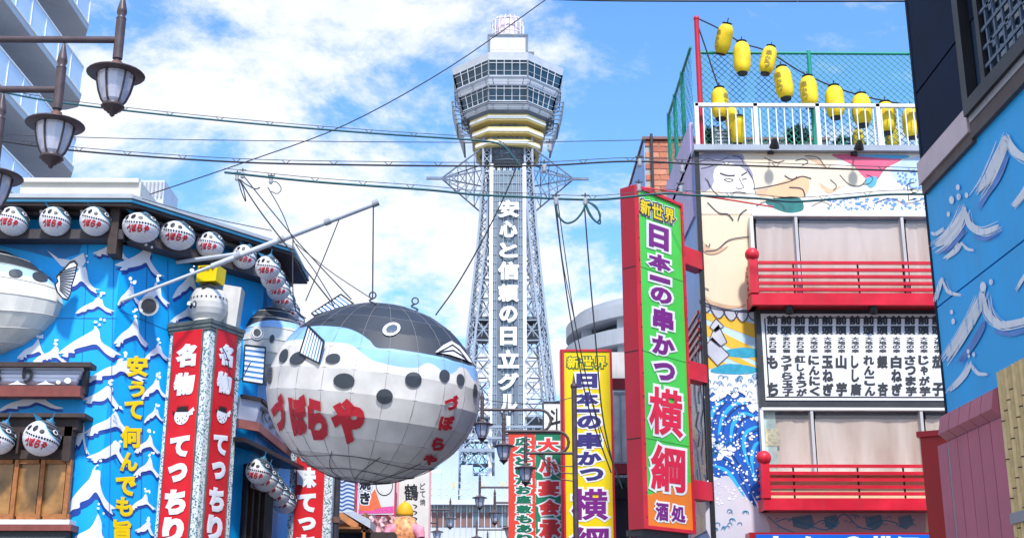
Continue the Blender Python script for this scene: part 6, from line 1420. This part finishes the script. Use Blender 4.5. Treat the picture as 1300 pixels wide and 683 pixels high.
# ================================================================== STALL AND POSTERS, BOTTOM CENTRE
def sign2(name, lab, Y, x0, y0, x1, y1, fr, fcm, depth=.12):
    pl = FY(Y); t = thing(name, lab, 'sign', pl.hit((x0 + x1) / 2, y1)); m = MB(); m.px(pl, x0, y0, x1, y1, -depth, 0); m.build('frame', fr, t); k = 2.2 if x1 - x0 > 30 else 1.6
    m = MB(); m.px(pl, x0 + k, y0 + k, x1 - k, y1 - k, 0, .02); return t, m.build('face', fcm, t), pl.off(.02)
PCR = mat('poster_cream', (.74, .70, .62), .5, .08, 3); PFR = mat('poster_crimson', (.62, .03, .12), .5, .1)
t, fc, pl = sign2('takoyaki_poster', 'cream poster with crimson frame, brush characters and pink strip under the fish', 31, 452, 588, 503, 655, PFR, PCR)
m = MB(); prt(m, pl, [(455, 646), (500, 642), (500, 651), (455, 652)], .004); m.build('pink_strip', mat('hot_pink', (.75, .10, .32), .5, .3, 20), fc)
m = MB(); prt(m, pl, [(456, 634), (464, 640), (472, 626), (476, 620), (480, 632), (484, 644), (472, 648), (456, 648)], .006); m.build('orange_print', mat('print_orange', (.80, .16, .06), .5, .2, 9), fc)
outlined(fc, pl, [('焼', quad(456, 606, 471, 622)), ('き', quad(457, 624, 470, 640))], [(.16, BLACK, 'lettering_edge'), (.13, WHP, 'lettering_halo'), (.05, BLACK, 'lettering')])
m = MB(); 
for r in (11, 10): m.face([pl.hit(488 + r * math.cos(a), 616 + r * math.sin(a) * 1.2, .004 if r == 11 else .006) for a in [k * .3307 for k in range(19)]]); m.k = 1
m.build('round_emblem', [BLACK, PCR], fc)
t, fc, pl = sign2('noodle_poster', 'cream poster with a thin pink edge and fine vertical brush writing', 32, 503, 596, 546, 740, mat('poster_pink', (.70, .35, .36), .5, .1), PCR)
m = MB(); char(m, '鶴', quad(513, 614, 531, 635), pl, .006, .02)
for ch, y in zip('どて焼', (613, 623, 633)): char(m, ch, quad(533, y, 540, y + 8), pl, .006, .01)
for k, y in enumerate((640, 648, 656, 664, 673)): ribbon(m, pl, [(524, y), (529, y + 2), (526, y + 5)], 1.6, .006, taper=True)
m.build('lettering', BLACK, fc)
# plump figure sign with a yellow cap and bright clothing (plain mascot stand-in)
FG_ = FY(29.5); c = FG_.hit(514, 672); t = thing('shop_mannequin', 'plump shop figure with round orange knitted cap and bright patterned clothing', 'mannequin', c); s_ = .0183
m = MB(); m.lathe(FG_.hit(513, 700), [(.10, 0), (.30, .12), (.36, .35), (.33, .55), (.22, .74), (.12, .82)], 18); bd = m.build('body', mat('print_floral', (.78, .30, .12), .6, .9, 9), t)
m = MB(); m.lathe(FG_.hit(514, 663), [(.05, 0), (.12, .03), (.18, .1), (.17, .2), (.1, .26)], 18); hd = m.build('head', mat('pale_green', (.62, .62, .36), .6, .15), t)
m = MB(); pr = []
for i in range(13): a = i / 12 * 1.5; pr.append((.195 * math.cos(a) * (1.0 + (.03 if i % 2 else -.02)), .27 * math.sin(a)))
m.lathe(FG_.hit(514, 652), [(.16, -.05), (.195, -.04)] + pr, 24); m.ball(FG_.hit(514, 636), .025); m.build('cap', mat('cap_orange', (.82, .42, .01), .6, .12, 6), t)
m = MB()
for sg in (-1, 1): q = FG_.hit(514, 672); m.tube([q + Vector((sg * .12, -.1, .02)), q + Vector((sg * .34, -.18, -.06)), q + Vector((sg * .38, -.25, -.22))], [.15, .15, .10], 12)
m.build('sleeve', mat('print_pink', (.72, .25, .32), .6, .5, 7), bd)
# stall roof with striped blue and white noren, timber parts
SR = FY(27); t = thing('street_stall', 'timber street stall with orange roof edge beside the grey pole', 'stall', SR.hit(450, 720))
m = MB(); a, b = SR.hit(424, 643), SR.hit(455, 664); m.prism([a, b, b - Z * .16, a - Z * .16], (0, 1.2, 0)); m.build('roof_board', mat('stall_orange', (.55, .22, .08), .6, .3, 8), t)
m = MB(); m.prism([a + Z * .12, b + Z * .12 + Vector((.25, 0, -.05)), b + Vector((.25, 0, -.1)), a], (0, 1.3, 0)); m.build('roof_cover', LGREY, t)
m = MB(); m.px(SR, 424, 664, 462, 667, -.8, -.1); m.px(SR, 424, 672, 470, 675, -.8, -.1); m.px(SR, 460, 650, 463, 740, -.8, -.1); m.build('beam', WOOD, t)
m = MB(); m.px(SR, 424, 675, 500, 740, -1.0, -.3); m.build('dark_counter', BROWN, t)
m = MB(); rg = random.Random(3)
m.px(SR, 424, 668, 458, 671, -.1, .1); m.build('shelf', WOOD, t)
nb = FY(26); t = thing('wave_banner', 'blue and white wavy striped cloth banner behind the grey pole', 'banner', nb.hit(437, 648)); m = MB(); m.px(nb, 420, 592, 450, 650, -.03, 0); cl = m.build('cloth', mat('cloth_pale', (.62, .70, .82), .7, .1), t)
m = MB()
for i in range(11): y = 596 + i * 5; ribbon(m, nb, [(420, y), (427, y - 2), (434, y + 1.5), (441, y - 1.5), (450, y + 1)], 2.0, .004)
m.build('wave_stripe', mat('cloth_blue', (.05, .13, .34), .7, .2), cl, kind='stuff')
t = thing('lattice_shopfront', 'dark timber lattice shopfront behind the wavy banner', 'building', FY(33).hit(440, 740)); m = MB(); m.px(FY(33), 405, 590, 470, 760, -3, 0); m.build('wall', BROWN, t)
for i in range(6):
    m = MB(); x = 448 + i * 3.2; m.bar(FY(33).hit(x, 610, .05), FY(33).hit(x - 9, 660, .05), .05); m.build('batten', WOOD, t)
m = MB(); 
t = thing('patterned_cloth', 'crumpled pink and white patterned cloth below the cream poster', 'cloth', SR.hit(475, 668)); m = MB(); v = []
pc = FY(30)
for j in range(6):
    for i in range(12): v.append(pc.hit(458 + i * 4.4, 655 + j * 5.6 + 2 * math.sin(i * 1.3), .1 * math.sin(i * 1.9 + j) + .05))
m.add(v, [(j * 12 + i, j * 12 + i + 1, (j + 1) * 12 + i + 1, (j + 1) * 12 + i) for j in range(5) for i in range(11)]); m.build('cloth', mat('cloth_print', (.62, .36, .36), .7, .7, 9), t)

# ================================================================== OVERHEAD CABLES
W1, W2 = FY(15.5), FY(14.5)
def run(label, pl, pts, r, material=WIREM, messenger=0, name='overhead_cable'):
    """a cable; with its messenger wire and hangers as parts when it has one"""
    P_ = [pl.hit(x, y) for x, y in pts]
    if not messenger: return cable(P_, r, label, material, name)
    t = thing(name, label, 'cable', P_[0]); m = MB(); m.tube(catmull(P_, 6), r, 6); m.build('cable', material, t)
    Q = [pl.hit(x, y - messenger) for x, y in pts]; m = MB(); m.tube(catmull(Q, 6), .005, 4); m.build('messenger_wire', DGREY, t)
    m = MB(); c1, c2 = catmull(P_, 12), catmull(Q, 12); acc = 0
    for i in range(1, len(c1)):
        acc += (c1[i] - c1[i - 1]).length
        if acc > .55:
            acc = 0; d = (c1[i] - c1[i - 1]).normalized() * .05; m.bar(c1[i], c2[i] - d, .007); m.bar(c1[i], c2[i] + d, .007)
    m.build('hanger', DGREY, t, kind='stuff'); return t
run('teal cable from the balcony block down to the steel tower neck', W1, [(-20, 112), (60, 128), (180, 143), (330, 158), (480, 170), (600, 178), (636, 184), (652, 200), (662, 212)], .013, TEAL, 4)
run('long dark cable crossing the whole street just above the tower booms', W2, [(-20, 176), (100, 192), (300, 206), (480, 210), (620, 211), (700, 210), (800, 205), (900, 209), (1050, 214), (1200, 219)], .0115, WIREM, 4.5)
run('teal black cable crossing at the boom height and over the wrestler painting', FY(15), [(285, 219), (400, 231), (540, 241), (600, 247), (660, 250), (720, 253), (770, 253), (840, 246), (880, 248), (960, 252), (1010, 256), (1080, 251), (1130, 247), (1200, 247)], .015, TEAL, 5)
run('thin wire passing high behind the tower deck', FY(20), [(-20, 170), (200, 177), (590, 181), (820, 178)], .007, DGREY)
run('thin wire slanting up over the antenna cage', FY(17), [(190, 247), (320, 203), (440, 158), (570, 86), (690, 2), (720, -20)], .008, WIREM)
run('thick black cable slanting from the tower neck down to the giant fish', FY(18.6), [(658, 206), (640, 250), (610, 310), (580, 362), (553, 400)], .012, WIREM)
run('black wire bundle slanting down behind the grey pole, the thicker steeper strand', FY(18), [(304, 228), (330, 268), (370, 320), (424, 388)], .011, WIREM)
run('black wire bundle slanting down behind the grey pole, the thinner flatter strand', FY(18), [(308, 222), (340, 262), (384, 314), (446, 380)], .009, WIREM)
run('thin wire dropping from the loop under the middle cable', FY(18), [(340, 238), (358, 270), (374, 308), (400, 345), (425, 386)], .008, DGREY)
run('thin wire slanting from below the grey pole to the hook', FY(18), [(376, 310), (420, 345), (470, 378)], .007, DGREY)
run('thin wire from the roof edge along the slanting eave', FY(18), [(180, 252), (260, 275), (345, 293)], .007, DGREY)
run('straight dark wire along the top edge above the roof terrace', FY(12), [(640, -3), (760, 1), (950, 2), (1160, 2)], .010, WIREM)
run('red cord running from the green sign top to the wrestler painting', FY(17), [(800, 236), (850, 243), (920, 253), (982, 263)], .012, RED)
for i, (pts, r) in enumerate((([(704, 256), (712, 320), (722, 390), (732, 445), (748, 520), (776, 600)], .009), ([(708, 256), (717, 320), (727, 390), (737, 445), (755, 520), (784, 606)], .007), ([(706, 258), (714, 330), (728, 400), (742, 470), (764, 560)], .006), ([(742, 262), (748, 340), (756, 430), (764, 520), (776, 580), (790, 620)], .010))):
    run(['black drop wire hanging from the insulator with three strands, outermost and thickest', 'black drop wire hanging from the insulator with three strands, ending beside the green sign', 'black drop wire hanging from the insulator with three strands, shortest and thinnest', 'single black drop wire hanging beside the coiled loops'][i], FY(16.5), pts, r, WIREM, name='drop_wire')
for i, (x, y) in enumerate(((706, 254), (743, 254), (301, 224), (308, 221), (344, 228), (812, 205), (811, 237), (698, 186), (691, 212), (866, 213), (864, 239))):
    Y = 15 if y > 215 and x > 500 else 14.5 if x > 500 else 18
    p = FY(Y).hit(x, y); t = thing('cable_clamp', ['grey insulator over the three drop wires', 'grey insulator over the single drop wire and coiled loops', 'outermost insulator of the tangle above the fish pole', 'second insulator of the tangle above the fish pole', 'insulator with wire loop above the grey pole', 'insulator on the long cable above the green sign', 'insulator just above the green sign top', 'small insulator beside the yellow deck rings', 'small insulator beside the boom tip', 'upper insulator by the blue side wall', 'lower insulator by the blue side wall'][i], 'insulator', p)
    m = MB(); m.lathe(p - Z * .07, [(.02, 0), (.035, .03), (.02, .05), (.035, .08), (.02, .1)], 10); m.build('insulator', GREY, t); m = MB(); m.tube([p + Z * .02, p + Z * .09], .01, 5); m.bar(p + Vector((-.05, 0, .06)), p + Vector((.05, 0, .06)), .015); m.build('clamp', DGREY, t)
run('slack loop of cable between the two insulators', FY(15), [(706, 256), (708, 272), (718, 283), (730, 280), (740, 268), (744, 256)], .013, TEAL, name='cable_loop')
run('coiled loops of cable beside the slack loop, under the teal cable', FY(15), [(742, 256), (748, 272), (758, 282), (762, 272), (752, 260), (744, 258), (752, 276), (762, 284), (758, 264), (746, 256)], .011, TEAL, name='cable_loop')
run('loose coil of wires hanging from the tangle above the blue eave', FY(18), [(302, 226), (306, 242), (312, 256), (309, 240), (304, 228), (312, 234), (324, 240), (330, 238)], .009, WIREM, name='cable_loop')
run('small round wire loop above the grey pole', FY(18), [(344, 230), (352, 232), (357, 240), (352, 246), (344, 243)], .007, DGREY, name='cable_loop')
run('thin wire hanging in front of the tower base to the banners', FY(24), [(560, 492), (620, 508), (690, 512), (740, 500)], .008, DGREY)
